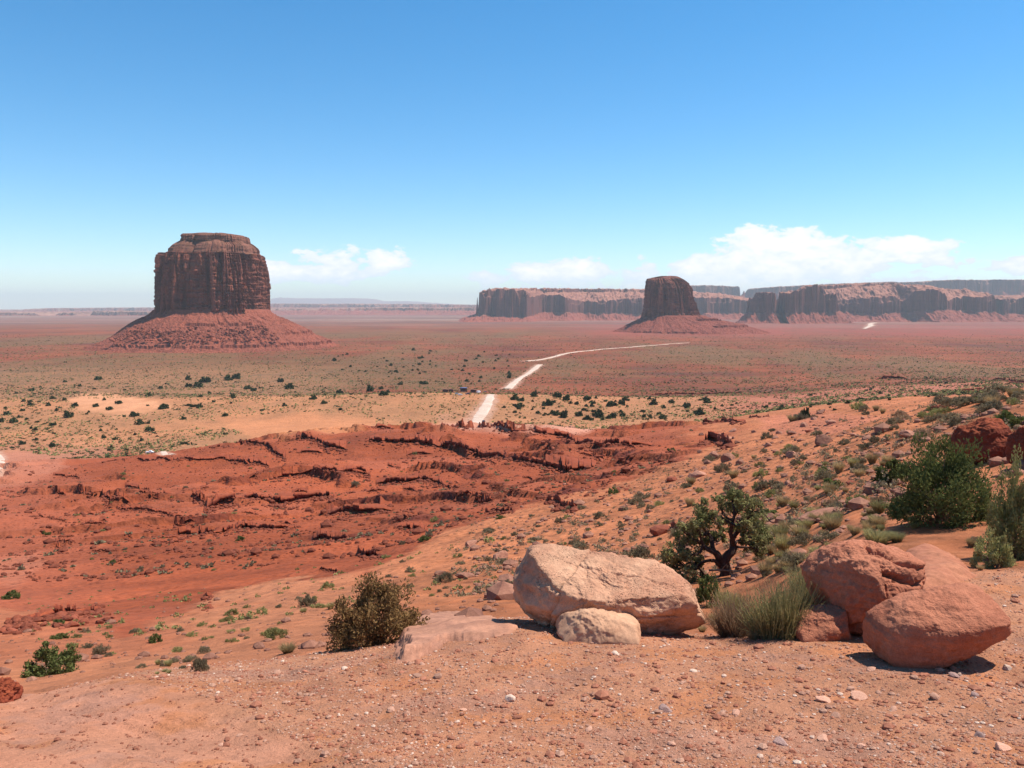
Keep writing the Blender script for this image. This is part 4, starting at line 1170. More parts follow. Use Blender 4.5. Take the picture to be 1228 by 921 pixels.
STONES = [
    (611, 841, 17, 19, 'stone_pale', 'pale cream stone standing alone on the gravel below the cream block'),
    (798, 854, 18, 20, 'stone_grey', 'grey pink angular stone in the middle of the gravel'),
    (883, 857, 13, 12, 'pebble', 'small tan stone right of the grey pink stone'),
    (739, 785, 11, 8, 'stone_pale', 'cream pebble below the right end of the big boulder'),
    (742, 793, 12, 6, 'pebble_red', 'dark flat pebble just under the cream pebble'),
    (832, 806, 10, 5, 'stone_pale', 'small white pebble near the boulder shadow'),
    (988, 842, 24, 12, 'pebble', 'low tan stone on the gravel left of the boulder shadow'),
    (1030, 838, 24, 14, 'pebble', 'rounded tan stone in front of the right boulder'),
    (1003, 860, 14, 10, 'pebble', 'pink stone below the rounded tan stone'),
    (936, 893, 20, 16, 'stone_grey', 'split brown stone near the bottom edge'),
    (951, 903, 12, 9, 'pebble_red', 'red pebble touching the split brown stone'),
    (988, 888, 19, 12, 'pebble', 'wedge shaped tan stone near the bottom edge'),
    (1122, 838, 18, 13, 'pebble', 'pale pink stone below the right boulder'),
    (1151, 810, 8, 8, 'stone_pale', 'small white stone at the tip of the boulder shadow'),
    (1169, 835, 12, 10, 'stone_grey', 'dark stone casting a sharp shadow at the lower right'),
    (1189, 823, 11, 8, 'pebble_red', 'reddish stone at the lower right'),
    (1208, 803, 12, 12, 'stone_pale', 'light stone at the right edge'),
    (1098, 812, 12, 10, 'pebble_red', 'red brown stone inside the edge of the boulder shadow'),
    (1145, 812, 14, 8, 'stone_grey', 'brown stone right of the boulder shadow'),
    (1176, 884, 14, 10, 'stone_grey', 'grey stone low on the right of the gravel'),
    (500, 812, 12, 6, 'pebble', 'flat tan pebble below the flat slab'),
    (413, 803, 10, 5, 'stone_pale', 'flat pale pebble left of the flat slab'),
    (1205, 900, 26, 14, 'pebble', 'flat pink stone in the bottom right corner'),
]
for i, (px, py, wd, hg, mt, lb) in enumerate(STONES):
    h = hit(px, py, y0=3.0)
    me = rock_mesh('stone', M[mt], 500 + i, 3, 0.8, 10, 0.05)
    s = wd * h[1] / F / 2
    o = obj('stone', me, loc=(h[0], h[1] + s * 0.3, h[2] + s * 0.15)); o.scale = (s, s * 0.9, max(0.45 * s, hg * h[1] / F / 2)); o.rotation_euler = (0.1, 0.1, rnd.uniform(-0.4, 0.4))
    tag(o, lb, 'stone')


# ------------------------------------------------------------------ big boulders
def boulder(label, outline, base, depth, planes, mat, name='boulder', p=12, amp=0.03, seed=1, sub=7, cracks=(), dy=0.75, big=0.05, strat=0.0, cen=None, notches=(), facets=9, shrink=0.98, back=(0.0, 0.84)):
    h = hit(*base, y0=3.0)
    Yc = h[1] + depth * dy
    P2 = np.array([pt(px, py, Yc)[[0, 2]] for px, py in outline])
    c = np.array([cen[0], cen[1]]) if cen else None
    C = pt(cen[0], cen[1], Yc)[[0, 2]] if cen else (P2.min(0) + P2.max(0)) / 2
    V, Fc = ICO[sub]
    D = V.copy()
    ph = np.arctan2(D[:, 2], D[:, 0])
    # radial extent of the outline
    phs = np.linspace(-np.pi, np.pi, 721); Rph = np.zeros(721)
    q = (P2 - C) * shrink
    for i, a in enumerate(phs):
        d = np.array([math.cos(a), math.sin(a)]); best = 1e-3
        for j in range(len(q)):
            A = q[j]; B = q[(j + 1) % len(q)]; e = B - A
            den = d[0] * e[1] - d[1] * e[0]
            if abs(den) < 1e-9: continue
            t = (A[0] * e[1] - A[1] * e[0]) / den; u = (A[0] * d[1] - A[1] * d[0]) / den
            if t > 0 and -1e-6 <= u <= 1 + 1e-6: best = max(best, t)
        Rph[i] = best
    Rph = np.convolve(np.pad(Rph, 6, mode='wrap'), np.ones(13) / 13, 'valid')
    m = np.maximum(np.hypot(D[:, 0], D[:, 2]), 1e-3)
    rad = [np.interp(ph, phs, Rph) / m]
    dw = depth
    hz_ = (P2[:, 1].max() - P2[:, 1].min()) / 2
    for (nx, ny, nz, dd) in list(planes) + [(back[0], 0.62, 0.78, hz_ * back[1]), (back[0], 0.25, 0.97, hz_ * back[1] * 1.15)]:
        nrm = np.array([nx, ny, nz], float); nrm /= np.linalg.norm(nrm)
        k = D @ nrm
        rad.append(np.where(k > 0.02, dd / np.maximum(k, 0.02), 50.0))
    rad.append(np.where(np.abs(D[:, 1]) > 0.02, dw / np.maximum(np.abs(D[:, 1]), 0.02), 50.0))
    acc = 0
    for r in rad: acc = acc + np.minimum(r, 50) ** (-float(p))
    r = acc ** (-1.0 / p)
    W = D * r[:, None]
    S = float(np.median(r))
    nn = big * n3d(W / (S * 0.9), seed) + amp * (0.35 - np.abs(n3d(W / (S * 0.35), seed + 1)) * 1.4) + amp * 0.5 * n3d(W / (S * 0.13), seed + 2) + amp * 0.25 * n3d(W / (S * 0.05), seed + 3) + amp * 0.10 * n3d(W / (S * 0.02), seed + 4)
    if strat:
        qq = W.copy(); qq[:, 0] *= 0.18; qq[:, 1] *= 0.3
        nn = nn + strat * n3d(qq / (S * 0.10), seed + 5)
    st = n3d(W / (S * 0.42), seed + 6) * 3.2 + 0.3 * n3d(W / (S * 0.1), seed + 7)
    stp = (np.floor(st) + sstep(st - np.floor(st), 0.72, 1.0)) / 3.2
    nn = nn + amp * 1.1 * stp
    nn = nn - nn.mean()
    rg = np.random.RandomState(seed + 77)
    for _ in range(facets):
        nf = rg.normal(size=3); nf[1] = -abs(nf[1]); nf /= np.linalg.norm(nf)
        pr_ = W @ nf; lim = pr_.max() * rg.uniform(0.80, 0.93)
        ex = pr_ > lim
        W[ex] *= (lim / pr_[ex])[:, None]
    W = W + D * (nn * S)[:, None]
    for (nx, ny, nz, dd, wd, dp, cond) in cracks:
        nrm = np.array([nx, ny, nz], float); nrm /= np.linalg.norm(nrm)
        dist = W @ nrm - dd + 0.05 * S * n3d(W / (S * 0.4), seed + 9) + 0.02 * S * n3d(W / (S * 0.1), seed + 8)
        mm = np.exp(-(dist / wd)**2) * dp
        if cond is not None: mm = mm * cond(W)
        W = W - D * mm[:, None]
    for (cx_, cy_, cz_, rr0, dp) in notches:
        dd = np.linalg.norm(W - np.array([cx_, cy_, cz_]), axis=1)
        W = W - D * (dp * np.exp(-(dd / rr0)**2))[:, None]
    o = obj(name, mesh_np(name, W, Fc, mat, True), loc=(C[0], Yc, C[1]))
    return tag(o, label, 'boulder')


boulder('largest boulder, pale sandstone with a flat sunlit top and an undercut shaded front', [(604, 741), (606, 716), (620, 706), (627, 690), (633, 672), (655, 658), (685, 655), (700, 660), (716, 669), (745, 675), (775, 675), (795, 679), (815, 692), (838, 714), (853, 737), (851, 749), (838, 757), (820, 764), (770, 770), (700, 765), (650, 752), (625, 745)],
        (735, 762), 0.85, [(0.02, -0.33, 0.95, 0.235), (-0.10, -0.78, -0.62, 0.40), (0.25, -0.80, -0.54, 0.50), (-0.80, -0.50, 0.28, 0.80), (0.55, -0.75, 0.15, 0.98), (-0.55, -0.62, 0.55, 0.72), (0.1, -0.55, 0.80, 0.42)], M['pale'], amp=0.06, seed=3, big=0.05, p=14, back=(0.22, 0.98), dy=0.55, strat=0.012,
        cracks=((0.25, 0.75, 0.2, 0.10, 0.012, 0.05, lambda W: (W[:, 0] > -0.5) * (W[:, 0] < 0.7) * (W[:, 2] > 0)), (0.9, 0.3, -0.3, 0.62, 0.012, 0.05, lambda W: (W[:, 2] > 0.0) * 1.0), (0.15, -0.2, 0.95, 0.02, 0.014, 0.06, lambda W: (W[:, 0] > 0.2) * 1.0), (-0.85, 0.4, 0.3, 0.45, 0.014, 0.07, lambda W: 1.0), (0.6, 0.7, 0.1, 0.25, 0.009, 0.035, lambda W: (W[:, 0] > 0) * 1.0)),
        notches=((-0.72, -0.5, 0.02, 0.20, 0.17), (-0.45, -0.60, -0.1, 0.12, 0.10)))
boulder('cream coloured block half buried in front of the largest boulder', [(667, 764), (669, 750), (676, 739), (700, 729), (715, 730), (745, 739), (766, 745), (769, 758), (764, 768), (672, 768)],
        (715, 768), 0.34, [(0.1, -0.62, 0.78, 0.185), (-0.1, -0.95, 0.1, 0.30)], M['block'], amp=0.05, seed=9, sub=6, big=0.05, p=18, dy=0.35)
boulder('rounded red boulder with deep cracks across its top', [(975, 692), (982, 676), (998, 662), (1015, 654), (1050, 653), (1080, 660), (1108, 672), (1121, 686), (1118, 700), (1100, 712), (1075, 730), (1050, 752), (1038, 770), (1000, 772), (992, 745), (983, 722)],
        (1020, 770), 0.52, [(-0.62, -0.75, 0.12, 0.40), (0.05, -0.62, 0.78, 0.40), (0.55, -0.7, -0.25, 0.45), (-0.2, -0.8, -0.5, 0.50)], M['redboulder'], amp=0.055, seed=21, big=0.05, p=9, facets=5, back=(0.0, 0.95), dy=0.9, strat=0.014, cen=(1040, 700),
        cracks=((0.35, -0.35, 0.85, 0.33, 0.018, 0.11, lambda W: (W[:, 0] > 0.0) * 1.0), (0.3, -0.2, 0.95, 0.40, 0.014, 0.06, lambda W: (W[:, 0] > -0.3) * 1.0), (0.98, 0.1, -0.15, -0.03, 0.010, 0.045, lambda W: (W[:, 2] < 0.12) * 1.0), (-0.5, 0.1, 0.85, -0.22, 0.03, 0.06, lambda W: (W[:, 0] < 0.1) * 1.0)))
boulder('smooth wedge shaped red boulder nearest the camera at the right', [(1042, 800), (1044, 775), (1055, 748), (1080, 726), (1112, 712), (1150, 702), (1175, 701), (1190, 708), (1200, 730), (1212, 758), (1175, 775), (1130, 790), (1090, 803), (1065, 808)],
        (1090, 806), 0.42, [(-0.06, -0.50, 0.86, 0.27), (-0.30, -0.93, -0.05, 0.33), (0.3, -0.85, -0.42, 0.33), (-0.75, -0.4, 0.5, 0.42)], M['redboulder'], amp=0.035, seed=33, big=0.05, p=8, facets=4, back=(-0.15, 0.95), dy=0.75, strat=0.010, cen=(1120, 755))
boulder('small red boulder leaning low against the cracked red boulder', [(944, 766), (950, 752), (965, 736), (985, 724), (1005, 722), (1020, 745), (1015, 772), (980, 776), (950, 772)],
        (975, 768), 0.28, [(-0.3, -0.5, 0.8, 0.17)], M['redboulder'], amp=0.05, seed=41, sub=6, big=0.08, p=10)
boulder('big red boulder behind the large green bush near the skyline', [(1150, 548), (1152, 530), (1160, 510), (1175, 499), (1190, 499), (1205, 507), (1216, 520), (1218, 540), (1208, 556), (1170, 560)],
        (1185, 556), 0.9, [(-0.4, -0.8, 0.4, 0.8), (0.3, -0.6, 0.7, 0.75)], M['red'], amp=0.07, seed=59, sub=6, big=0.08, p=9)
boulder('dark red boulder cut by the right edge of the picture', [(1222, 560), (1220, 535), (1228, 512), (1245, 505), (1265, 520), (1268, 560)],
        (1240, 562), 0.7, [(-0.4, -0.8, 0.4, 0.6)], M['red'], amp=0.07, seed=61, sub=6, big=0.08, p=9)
boulder('small knobbly red rock at the left edge of the track', [(-22, 840), (-18, 822), (-5, 812), (8, 814), (17, 828), (18, 842), (5, 848)],
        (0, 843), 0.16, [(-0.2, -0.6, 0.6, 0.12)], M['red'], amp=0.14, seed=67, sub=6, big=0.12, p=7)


def slab(name, label, poly, thick, mat, seed, steps=3, soft=0.035, y0=3.0, res=170, rnd_=False):
    """a bed of rock lying on the ground, its edge broken in thin steps; poly = picture points of its rim, thick(u) across it in metres"""
    h = hits([p[0] for p in poly], [p[1] for p in poly], y0)
    x0, x1 = h[:, 0].min() - 0.1, h[:, 0].max() + 0.1; y0_, y1_ = h[:, 1].min() - 0.1, h[:, 1].max() + 0.1
    X, Y = np.meshgrid(np.linspace(x0, x1, res * 2), np.linspace(y0_, y1_, res), indexing='ij')
    q = h[:, :2]; ins = np.zeros(X.shape, bool); dm = np.full(X.shape, 1e9)
    for i in range(len(q)):
        ax, ay = q[i]; bx, by = q[(i + 1) % len(q)]
        c = ((by > Y) != (ay > Y)) & (X < (bx - ax) * (Y - ay) / (by - ay + 1e-12) + ax); ins ^= c
        tt = np.clip(((X - ax) * (bx - ax) + (Y - ay) * (by - ay)) / ((bx - ax)**2 + (by - ay)**2), 0, 1)
        dm = np.minimum(dm, np.hypot(X - ax - tt * (bx - ax), Y - ay - tt * (by - ay)))
    d = np.where(ins, dm, -dm) + 0.05 * n2d(X / 0.25, Y / 0.25, seed) + 0.02 * n2d(X / 0.07, Y / 0.07, seed + 1)
    u = (X - x0) / (x1 - x0); T = np.interp(u, *zip(*thick))
    hh_ = 0
    for k in range(steps):
        hh_ = hh_ + sstep(d - k * 0.07 * (1 + 0.8 * n2d(X / 0.4, Y / 0.4, seed + 3 + k)), 0, soft) / steps
    if rnd_: hh_ = sstep(d, 0, 0.5) ** 0.6
    Z = ground_z(X, Y) * 0.35 + base_z(X, Y) * 0.65 - 0.05 + (T + 0.05) * hh_ + 0.012 * n2d(X / 0.12, Y / 0.2, seed + 8) * hh_ + 0.03 * n2d(X / 0.5, Y / 0.5, seed + 9) * hh_
    Z = np.where(hh_ < 0.02, ground_z(X, Y) - 0.06, Z)
    c0 = np.array([X.mean(), Y.mean(), Z.mean()])
    o = obj(name, mesh_np(name, np.stack([X, Y, Z], -1).reshape(-1, 3) - c0, grid_faces(res * 2, res)[:, ::-1], M[mat], True), loc=tuple(c0))
    return tag(o, label, 'rock slab')


slab('rock_slab', 'flat pinkish sandstone slab with a broken left step at the edge of the overlook', [(471, 797), (474, 768), (492, 750), (520, 742), (560, 738), (600, 741), (640, 757), (600, 770), (540, 772), (505, 790)],
     [(0, 0.22), (0.35, 0.15), (0.7, 0.09), (1, 0.02)], 'slab', 47)
slab('rock_hump', 'smooth low sandstone hump behind the cracked red boulder', [(1060, 700), (1064, 672), (1090, 654), (1125, 650), (1160, 668), (1180, 690), (1150, 706), (1100, 712)],
     [(0, 0.14), (0.5, 0.22), (1, 0.04)], 'hump', 53, rnd_=True)

# ------------------------------------------------------------------ plants
def quads(C, U, Vv):
    """quads centred on C spanned by half vectors U and Vv"""
    P4 = np.stack([C - U - Vv, C + U - Vv, C + U + Vv, C - U + Vv], 1)
    n = len(C)
    return P4.reshape(-1, 3), np.arange(n * 4).reshape(n, 4)


def rand_dirs(rg, n):
    v = rg.normal(size=(n, 3)); return v / np.linalg.norm(v, axis=1)[:, None]


def tube(path, rad, sides=6):
    path = np.asarray(path, float); n = len(path)
    T = np.gradient(path, axis=0); T /= np.linalg.norm(T, axis=1)[:, None] + 1e-9
    up = np.array([0.3, 0.2, 1.0]) if abs(T[0, 2]) < 0.8 else np.array([1.0, 0.2, 0.1])
    A = np.cross(T, up); A /= np.linalg.norm(A, axis=1)[:, None] + 1e-9
    B = np.cross(T, A)
    th = np.linspace(0, 2 * np.pi, sides, endpoint=False)
    V = path[:, None] + (A[:, None] * np.cos(th)[None, :, None] + B[:, None] * np.sin(th)[None, :, None]) * np.asarray(rad)[:, None, None]
    return V.reshape(-1, 3), grid_faces(n, sides, True)


def cat(parts):
    Vs, Fs, o = [], [], 0
    for V, Fc in parts:
        Vs.append(V); Fs.append(Fc + o); o += len(V)
    return np.concatenate(Vs), np.concatenate(Fs)


def bush_leaves(rg, n, r=1.0, hgt=0.8, leaf=0.04, clumps=26, csz=0.30, up=0.3, asp=0.5, flat_base=True):
    """leaf quads in many small clumps spread through a dome of radius r"""
    cc = rand_dirs(rg, clumps); cc[:, 2] = np.abs(cc[:, 2]) * 1.1 - 0.08
    cc *= (rg.uniform(0.45, 0.92, clumps)[:, None])
    rr0 = rg.uniform(0.6, 1.25, clumps) * csz
    k = rg.randint(0, clumps, n)
    d = rand_dirs(rg, n) * (rg.rand(n) ** 0.5)[:, None]
    C = cc[k] + d * rr0[k][:, None]
    C[:, 2] = np.abs(C[:, 2] + 0.03)
    C *= np.array([r, r, hgt])
    ax = rand_dirs(rg, n) + np.array([0, 0, up]) + C / r * 0.7; ax /= np.linalg.norm(ax, axis=1)[:, None]
    sd = np.cross(ax, rand_dirs(rg, n)); sd /= np.linalg.norm(sd, axis=1)[:, None] + 1e-9
    L = leaf * rg.uniform(0.6, 1.4, n)
    return C, quads(C, ax * L[:, None], sd * (L * asp)[:, None]), cc * np.array([r, r, hgt])


def bush_stems(rg, tips, n, rad=0.012, base=0.06):
    parts = []
    for i in range(n):
        tip = tips[rg.randint(len(tips))] * rg.uniform(0.8, 1.1)
        b0 = np.array([rg.normal(0, base), rg.normal(0, base), -0.05])
        t = np.linspace(0, 1, 5)[:, None]
        mid = b0 * (1 - t) + tip * t; mid[:, 2] += 0.12 * np.sin(t[:, 0] * 3.1); mid += rg.normal(0, 0.02, mid.shape) * t
        parts.append(tube(mid, rad * np.linspace(1, 0.35, 5), 5))
    return cat(parts)


def shrub_mesh(name, mat, seed, n, leaf, twig=True, **k):
    rg = np.random.RandomState(seed)
    _, (V, Fc), tips = bush_leaves(rg, n, leaf=leaf, **k)
    return mesh_np(name, V, Fc, mat, False)


def tuft_mesh(name, mat, seed, n, w=0.02, spread=0.5, h=1.0, lean=0.55, base=0.25):
    """blades fanning from a base"""
    rg = np.random.RandomState(seed)
    th = rg.rand(n) * 6.283; rr = np.sqrt(rg.rand(n)) * base
    B = np.stack([rr * np.cos(th), rr * np.sin(th), np.full(n, -0.02)], 1)
    ln = rg.uniform(0.45, 1.0, n) * h
    tilt = rg.rand(n) ** 0.8 * lean
    th2 = th + rg.normal(0, 0.6, n)
    D = np.stack([np.sin(tilt) * np.cos(th2), np.sin(tilt) * np.sin(th2), np.cos(tilt)], 1)
    mid = B + D * (ln * 0.55)[:, None]
    D2 = D + np.stack([np.cos(th2), np.sin(th2), -0.4 + 0 * th2], 1) * 0.35; D2 /= np.linalg.norm(D2, axis=1)[:, None]
    tip = mid + D2 * (ln * 0.45)[:, None]
    sd = np.stack([-np.sin(rg.rand(n) * 6.28), np.cos(rg.rand(n) * 6.28), np.zeros(n)], 1); sd /= np.linalg.norm(sd, axis=1)[:, None] + 1e-6
    ww = w * rg.uniform(0.6, 1.3, n)[:, None]
    V = np.stack([B - sd * ww, B + sd * ww, mid + sd * ww * 0.8, mid - sd * ww * 0.8, tip + sd * ww * 0.25, tip - sd * ww * 0.25], 1).reshape(-1, 3)
    i = np.arange(n)[:, None] * 6
    Fc = np.concatenate([i + np.array([0, 1, 2, 3]), i + np.array([3, 2, 4, 5])])
    return mesh_np(name, V, Fc, mat, False)


SAGE = [shrub_mesh('shrub', M['l_sage'], 10 + i, 2200, 0.055, hgt=0.85, clumps=34, csz=0.24, up=0.8, asp=0.3) for i in range(4)]
GREEN = [shrub_mesh('shrub', M['l_green'], 20 + i, 2000, 0.055, hgt=0.8, clumps=32, csz=0.24) for i in range(3)]
OLIVE = [shrub_mesh('shrub', M['l_olive'], 30 + i, 1800, 0.055, hgt=0.8, clumps=32, csz=0.24, up=0.8, asp=0.3) for i in range(3)]
BROWN = [shrub_mesh('shrub', M['l_rust'], 40 + i, 1800, 0.055, hgt=0.75, clumps=32, csz=0.24, up=0.8, asp=0.3) for i in range(2)]
DARK = [shrub_mesh('juniper', M['l_dark'], 50 + i, 420, 0.15, hgt=1.15, clumps=18, csz=0.38) for i in range(4)]
STRAW = [tuft_mesh('grass_tuft', M['l_straw'], 60 + i, 800, 0.014, h=1.1) for i in range(3)]
OTUFT = [tuft_mesh('grass_tuft', M['l_rabbit'], 70 + i, 900, 0.014, h=1.1) for i in range(3)]
KIND = {'s': (SAGE, 'shrub'), 'g': (GREEN, 'shrub'), 'o': (OLIVE, 'shrub'), 'b': (BROWN, 'shrub'), 'd': (DARK, 'juniper'), 'y': (STRAW, 'grass_tuft'), 't': (OTUFT, 'grass_tuft')}
CATS = {'shrub': 'shrub', 'juniper': 'juniper', 'grass_tuft': 'grass tuft'}


def plant(k, p, wpx, label, group=None, hs=1.0):
    ms, nm = KIND[k]
    o = obj(nm, ms[rnd.randrange(len(ms))], loc=(p[0], p[1], p[2] - 0.01))
    s = wpx * p[1] / F / 2
    o.scale = (s * rnd.uniform(0.9, 1.1), s * rnd.uniform(0.9, 1.1), s * hs * rnd.uniform(0.85, 1.15))
    o.rotation_euler = (rnd.uniform(-0.08, 0.08), rnd.uniform(-0.08, 0.08), rnd.uniform(0, 6.28))
    return tag(o, label, CATS[nm], group)


# single plants one can name: (kind, px, base row, width px, height factor, label)
ONE = [
    ('g', 187, 770, 18, 1.9, 'dark green bush standing alone on the sand right of the left green bush'),
    ('s', 122, 784, 22, 1.4, 'grey shrub between the left green bush and the dark green bush'),
    ('s', 240, 805, 28, 1.9, 'tallest grey shrub of the sandy slope above the gravel'),
    ('s', 216, 757, 12, 1.0, 'little grey shrub at the foot of the bare slope overhangs'),
    ('o', 331, 766, 32, 1.2, 'yellow green shrub left of the brown bush'),
    ('o', 277, 737, 20, 1.0, 'flat olive shrub on the upper sand slope'),
    ('s', 369, 727, 26, 1.2, 'grey green shrub above and left of the brown bush'),
    ('y', 345, 783, 34, 0.8, 'dry straw grass just left of the brown bush'),
    ('g', 71, 748, 17, 1.1, 'dark bush on the left block ledge'),
    ('g', 72, 766, 22, 0.9, 'low green bush below the left block ledge'),
    ('g', 14, 718, 26, 1.1, 'dark bush at the left edge on the red slope'),
    ('g', 54, 640, 14, 1.2, 'dark bush alone on the left of the red slope'),
    ('g', 135, 675, 9, 1.3, 'small dark bush in the middle of the bare left red slope'),
    ('g', 288, 648, 12, 1.2, 'round green bush under the long thin lower ledge'),
    ('o', 521, 625, 12, 1.2, 'grey green bush on the red slope above the boulder'),
    ('g', 510, 648, 18, 1.0, 'green bush beside the lowest dark ledge'),
    ('g', 600, 622, 16, 0.7, 'bright low green shrub beside a short ledge'),
    ('s', 426, 582, 14, 1.2, 'grey bush on the bare red bench'),
    ('s', 765, 672, 40, 1.2, 'grey green shrub behind the top of the largest boulder'),
    ('s', 697, 660, 26, 1.1, 'round sage shrub above the largest boulder'),
    ('s', 534, 698, 28, 1.1, 'sage shrub just right of the brown bush'),
    ('s', 604, 676, 18, 0.9, 'sage shrub hugging the grey angular rock'),
    ('s', 718, 621, 18, 1.1, 'round sage shrub in the middle of the orange slope'),
    ('s', 765, 604, 24, 1.1, 'sage shrub pair near the red slope edge'),
    ('g', 735, 592, 16, 1.2, 'greener shrub at the right end of the longest ledge'),
    ('g', 805, 542, 12, 1.2, 'dark green shrub alone on the smooth red slope'),
    ('d', 965, 502, 11, 1.9, 'upright dark juniper alone on the flat bench right of centre'),
    ('g', 925, 620, 34, 0.9, 'bright green shrub behind the right side of the juniper tree'),
    ('g', 1000, 586, 34, 0.8, 'dense green shrub above the long grey slab'),
    ('o', 1028, 606, 34, 1.2, 'olive shrub below the dense green shrub'),
    ('b', 1056, 606, 30, 1.3, 'rusty brown shrub left of the large green bush'),
    ('b', 1002, 622, 26, 1.3, 'rusty shrub at the lower end of the long grey slab'),
    ('g', 988, 566, 18, 0.9, 'green shrub in the middle of the right slope'),
    ('s', 1140, 505, 34, 0.9, 'pale green shrub on the skyline right of the red rock'),
    ('b', 1108, 528, 30, 1.3, 'brown twiggy shrub left of the big red boulder'),
    ('y', 1190, 488, 26, 1.4, 'straw coloured grass clump on the right skyline'),
    ('y', 1215, 478, 26, 1.3, 'straw grass clump nearest the right edge on the skyline'),
    ('g', 1212, 512, 52, 0.9, 'green leafy bush behind the big red boulder'),
    ('y', 940, 640, 30, 1.2, 'yellow grass clump right of the juniper tree'),
    ('y', 925, 665, 26, 1.3, 'yellow grass clump at the right foot of the juniper tree'),
    ('s', 962, 655, 40, 1.2, 'grey white shrub right of the juniper tree'),
    ('b', 955, 672, 26, 1.1, 'dark twiggy shrub under the grey white shrub'),
    ('y', 903, 768, 26, 1.1, 'straw tuft in front of the rusty brown grassy bush'),
    ('y', 918, 752, 30, 1.4, 'straw tuft between the rusty and the green bushes'),
    ('y', 856, 748, 26, 1.2, 'straw tuft right of the largest boulder and left of the rusty bush'),
    ('y', 842, 758, 22, 1.0, 'straw tuft behind the right tip of the largest boulder'),
    ('y', 918, 690, 34, 1.2, 'straw grass between juniper tree and rabbitbrush'),
    ('t', 985, 690, 60, 1.1, 'loose green grassy shrub behind the cracked red boulder'),
    ('t', 1050, 655, 56, 0.8, 'low grassy shrub along the top of the cracked red boulder'),
    ('t', 1075, 650, 40, 0.7, 'thin grass left of the smooth sandstone hump'),
    ('y', 1005, 762, 40, 0.5, 'dry grass wisps at the foot of the cracked red boulder'),
    ('t', 870, 762, 24, 0.9, 'straw and green grass right behind the end of the largest boulder'),
]
hh = hits([q[1] for q in ONE], [q[2] for q in ONE])
for (k, px, py, wd, hs, lb), h in zip(ONE, hh):
    plant(k, h, wd, lb, None, hs)

# groups of look-alike plants
VEG = [
    (85, [(860, 540), (960, 500), (1110, 480), (1130, 500), (1040, 560), (1040, 600), (960, 620), (900, 600), (790, 620)], 'sssbsoy', (9, 26), 'greyish desert shrub among strewn rocks on the right slope', 'grey shrubs on the right slope'),
    (26, [(1090, 500), (1150, 478), (1228, 462), (1228, 480), (1180, 500), (1120, 520)], 'sso', (14, 34), 'pale shrub on the right skyline shoulder', 'shrubs on the right skyline'),
    (56, [(600, 630), (700, 600), (800, 570), (860, 600), (790, 660), (700, 650), (620, 680), (540, 700), (560, 650)], 'ssso', (7, 19), 'round grey green sage shrub on the orange slope above the largest boulder', 'sage shrubs on the middle slope'),
    (14, [(400, 690), (470, 650), (560, 650), (560, 700), (520, 720)], 'sso', (8, 16), 'sage shrub on the sandy slope around the brown bush', 'sage shrubs near the brown bush'),
    (26, [(180, 770), (260, 735), (400, 700), (400, 730), (300, 770), (200, 800)], 'ssoot', (9, 22), 'small grey green shrub on the sandy slope left of the brown bush', 'small shrubs on the left sandy slope'),
    (14, [(160, 800), (230, 790), (250, 806), (190, 812)], 'st', (10, 22), 'grassy tuft or low shrub at the lower edge of the left sandy slope', 'tufts at the edge of the left sandy slope'),
    (12, [(100, 750), (60, 775), (130, 790), (190, 740)], 'so', (9, 20), 'low shrub in the gully behind the left green bush', 'shrubs in the left gully'),
    (70, [(150, 560), (450, 540), (780, 570), (640, 600), (540, 630), (400, 680), (60, 720), (20, 640)], 'soo', (3.5, 8), 'tiny green shrub dotting the red slope', 'tiny shrubs on the red slope'),
    (44, [(900, 600), (1080, 540), (1100, 600), (1040, 640), (930, 690), (900, 650)], 'yyt', (14, 30), 'straw coloured grass clump among the shrubs of the right slope', 'straw grass on the right slope'),
    (26, [(890, 660), (1000, 600), (1010, 640), (960, 700), (900, 700)], 'tyts', (18, 38), 'green and straw grassy clump filling the dip between the juniper tree and the red boulders', 'grass in the dip'),
    (14, [(1010, 640), (1090, 610), (1110, 640), (1060, 655)], 'yt', (16, 34), 'dry grass clump beside the path between the large bush and the cracked boulder', 'dry grass beside the path'),
    (9, [(1150, 655), (1190, 640), (1228, 660), (1228, 690), (1180, 690)], 'yts', (12, 26), 'low dry tuft along the path at the right edge', 'tufts along the right path'),
    (16, [(900, 640), (1000, 620), (960, 690), (910, 690)], 'syt', (16, 34), 'mixed grass and sage clump between the juniper tree and the cracked boulder', 'clumps right of the juniper tree'),
    (90, [(0, 470), (80, 455), (250, 455), (440, 450), (520, 460), (440, 490), (260, 505), (160, 540), (0, 540)], 'd', (4, 12), 'dark juniper dotting the pale sand on the left of the valley', 'junipers on the left sand'),
    (90, [(600, 480), (650, 474), (840, 478), (900, 485), (830, 500), (740, 506), (640, 500), (600, 495)], 'd', (4, 11), 'dark juniper dotting the sand right of the road', 'junipers right of the road'),
    (70, [(400, 425), (600, 415), (640, 450), (560, 462), (430, 452), (380, 440)], 'd', (2.5, 5.5), 'tiny dark juniper on the plain beyond the parked vehicles', 'tiny junipers on the far plain'),
    (36, [(900, 480), (1160, 455), (1140, 475), (1000, 495), (900, 495)], 'd', (3, 8), 'small dark shrub on the flat red bench at the right', 'shrubs on the right red bench'),
]
for gi, (n, poly, kinds, (s0, s1), lb, grp) in enumerate(VEG):
    pp = scatter_px(n, poly, 1300 + gi); h = hits(pp[:, 0], pp[:, 1])
    for q in h:
        k = kinds[rnd.randrange(len(kinds))]
        plant(k, q, s0 + (s1 - s0) * rnd.random() ** 1.6, lb if k not in 'yt' or 'tuft' in lb or 'grass' in lb else lb.replace('shrub', 'grassy clump'), grp, rnd.uniform(0.8, 1.2))


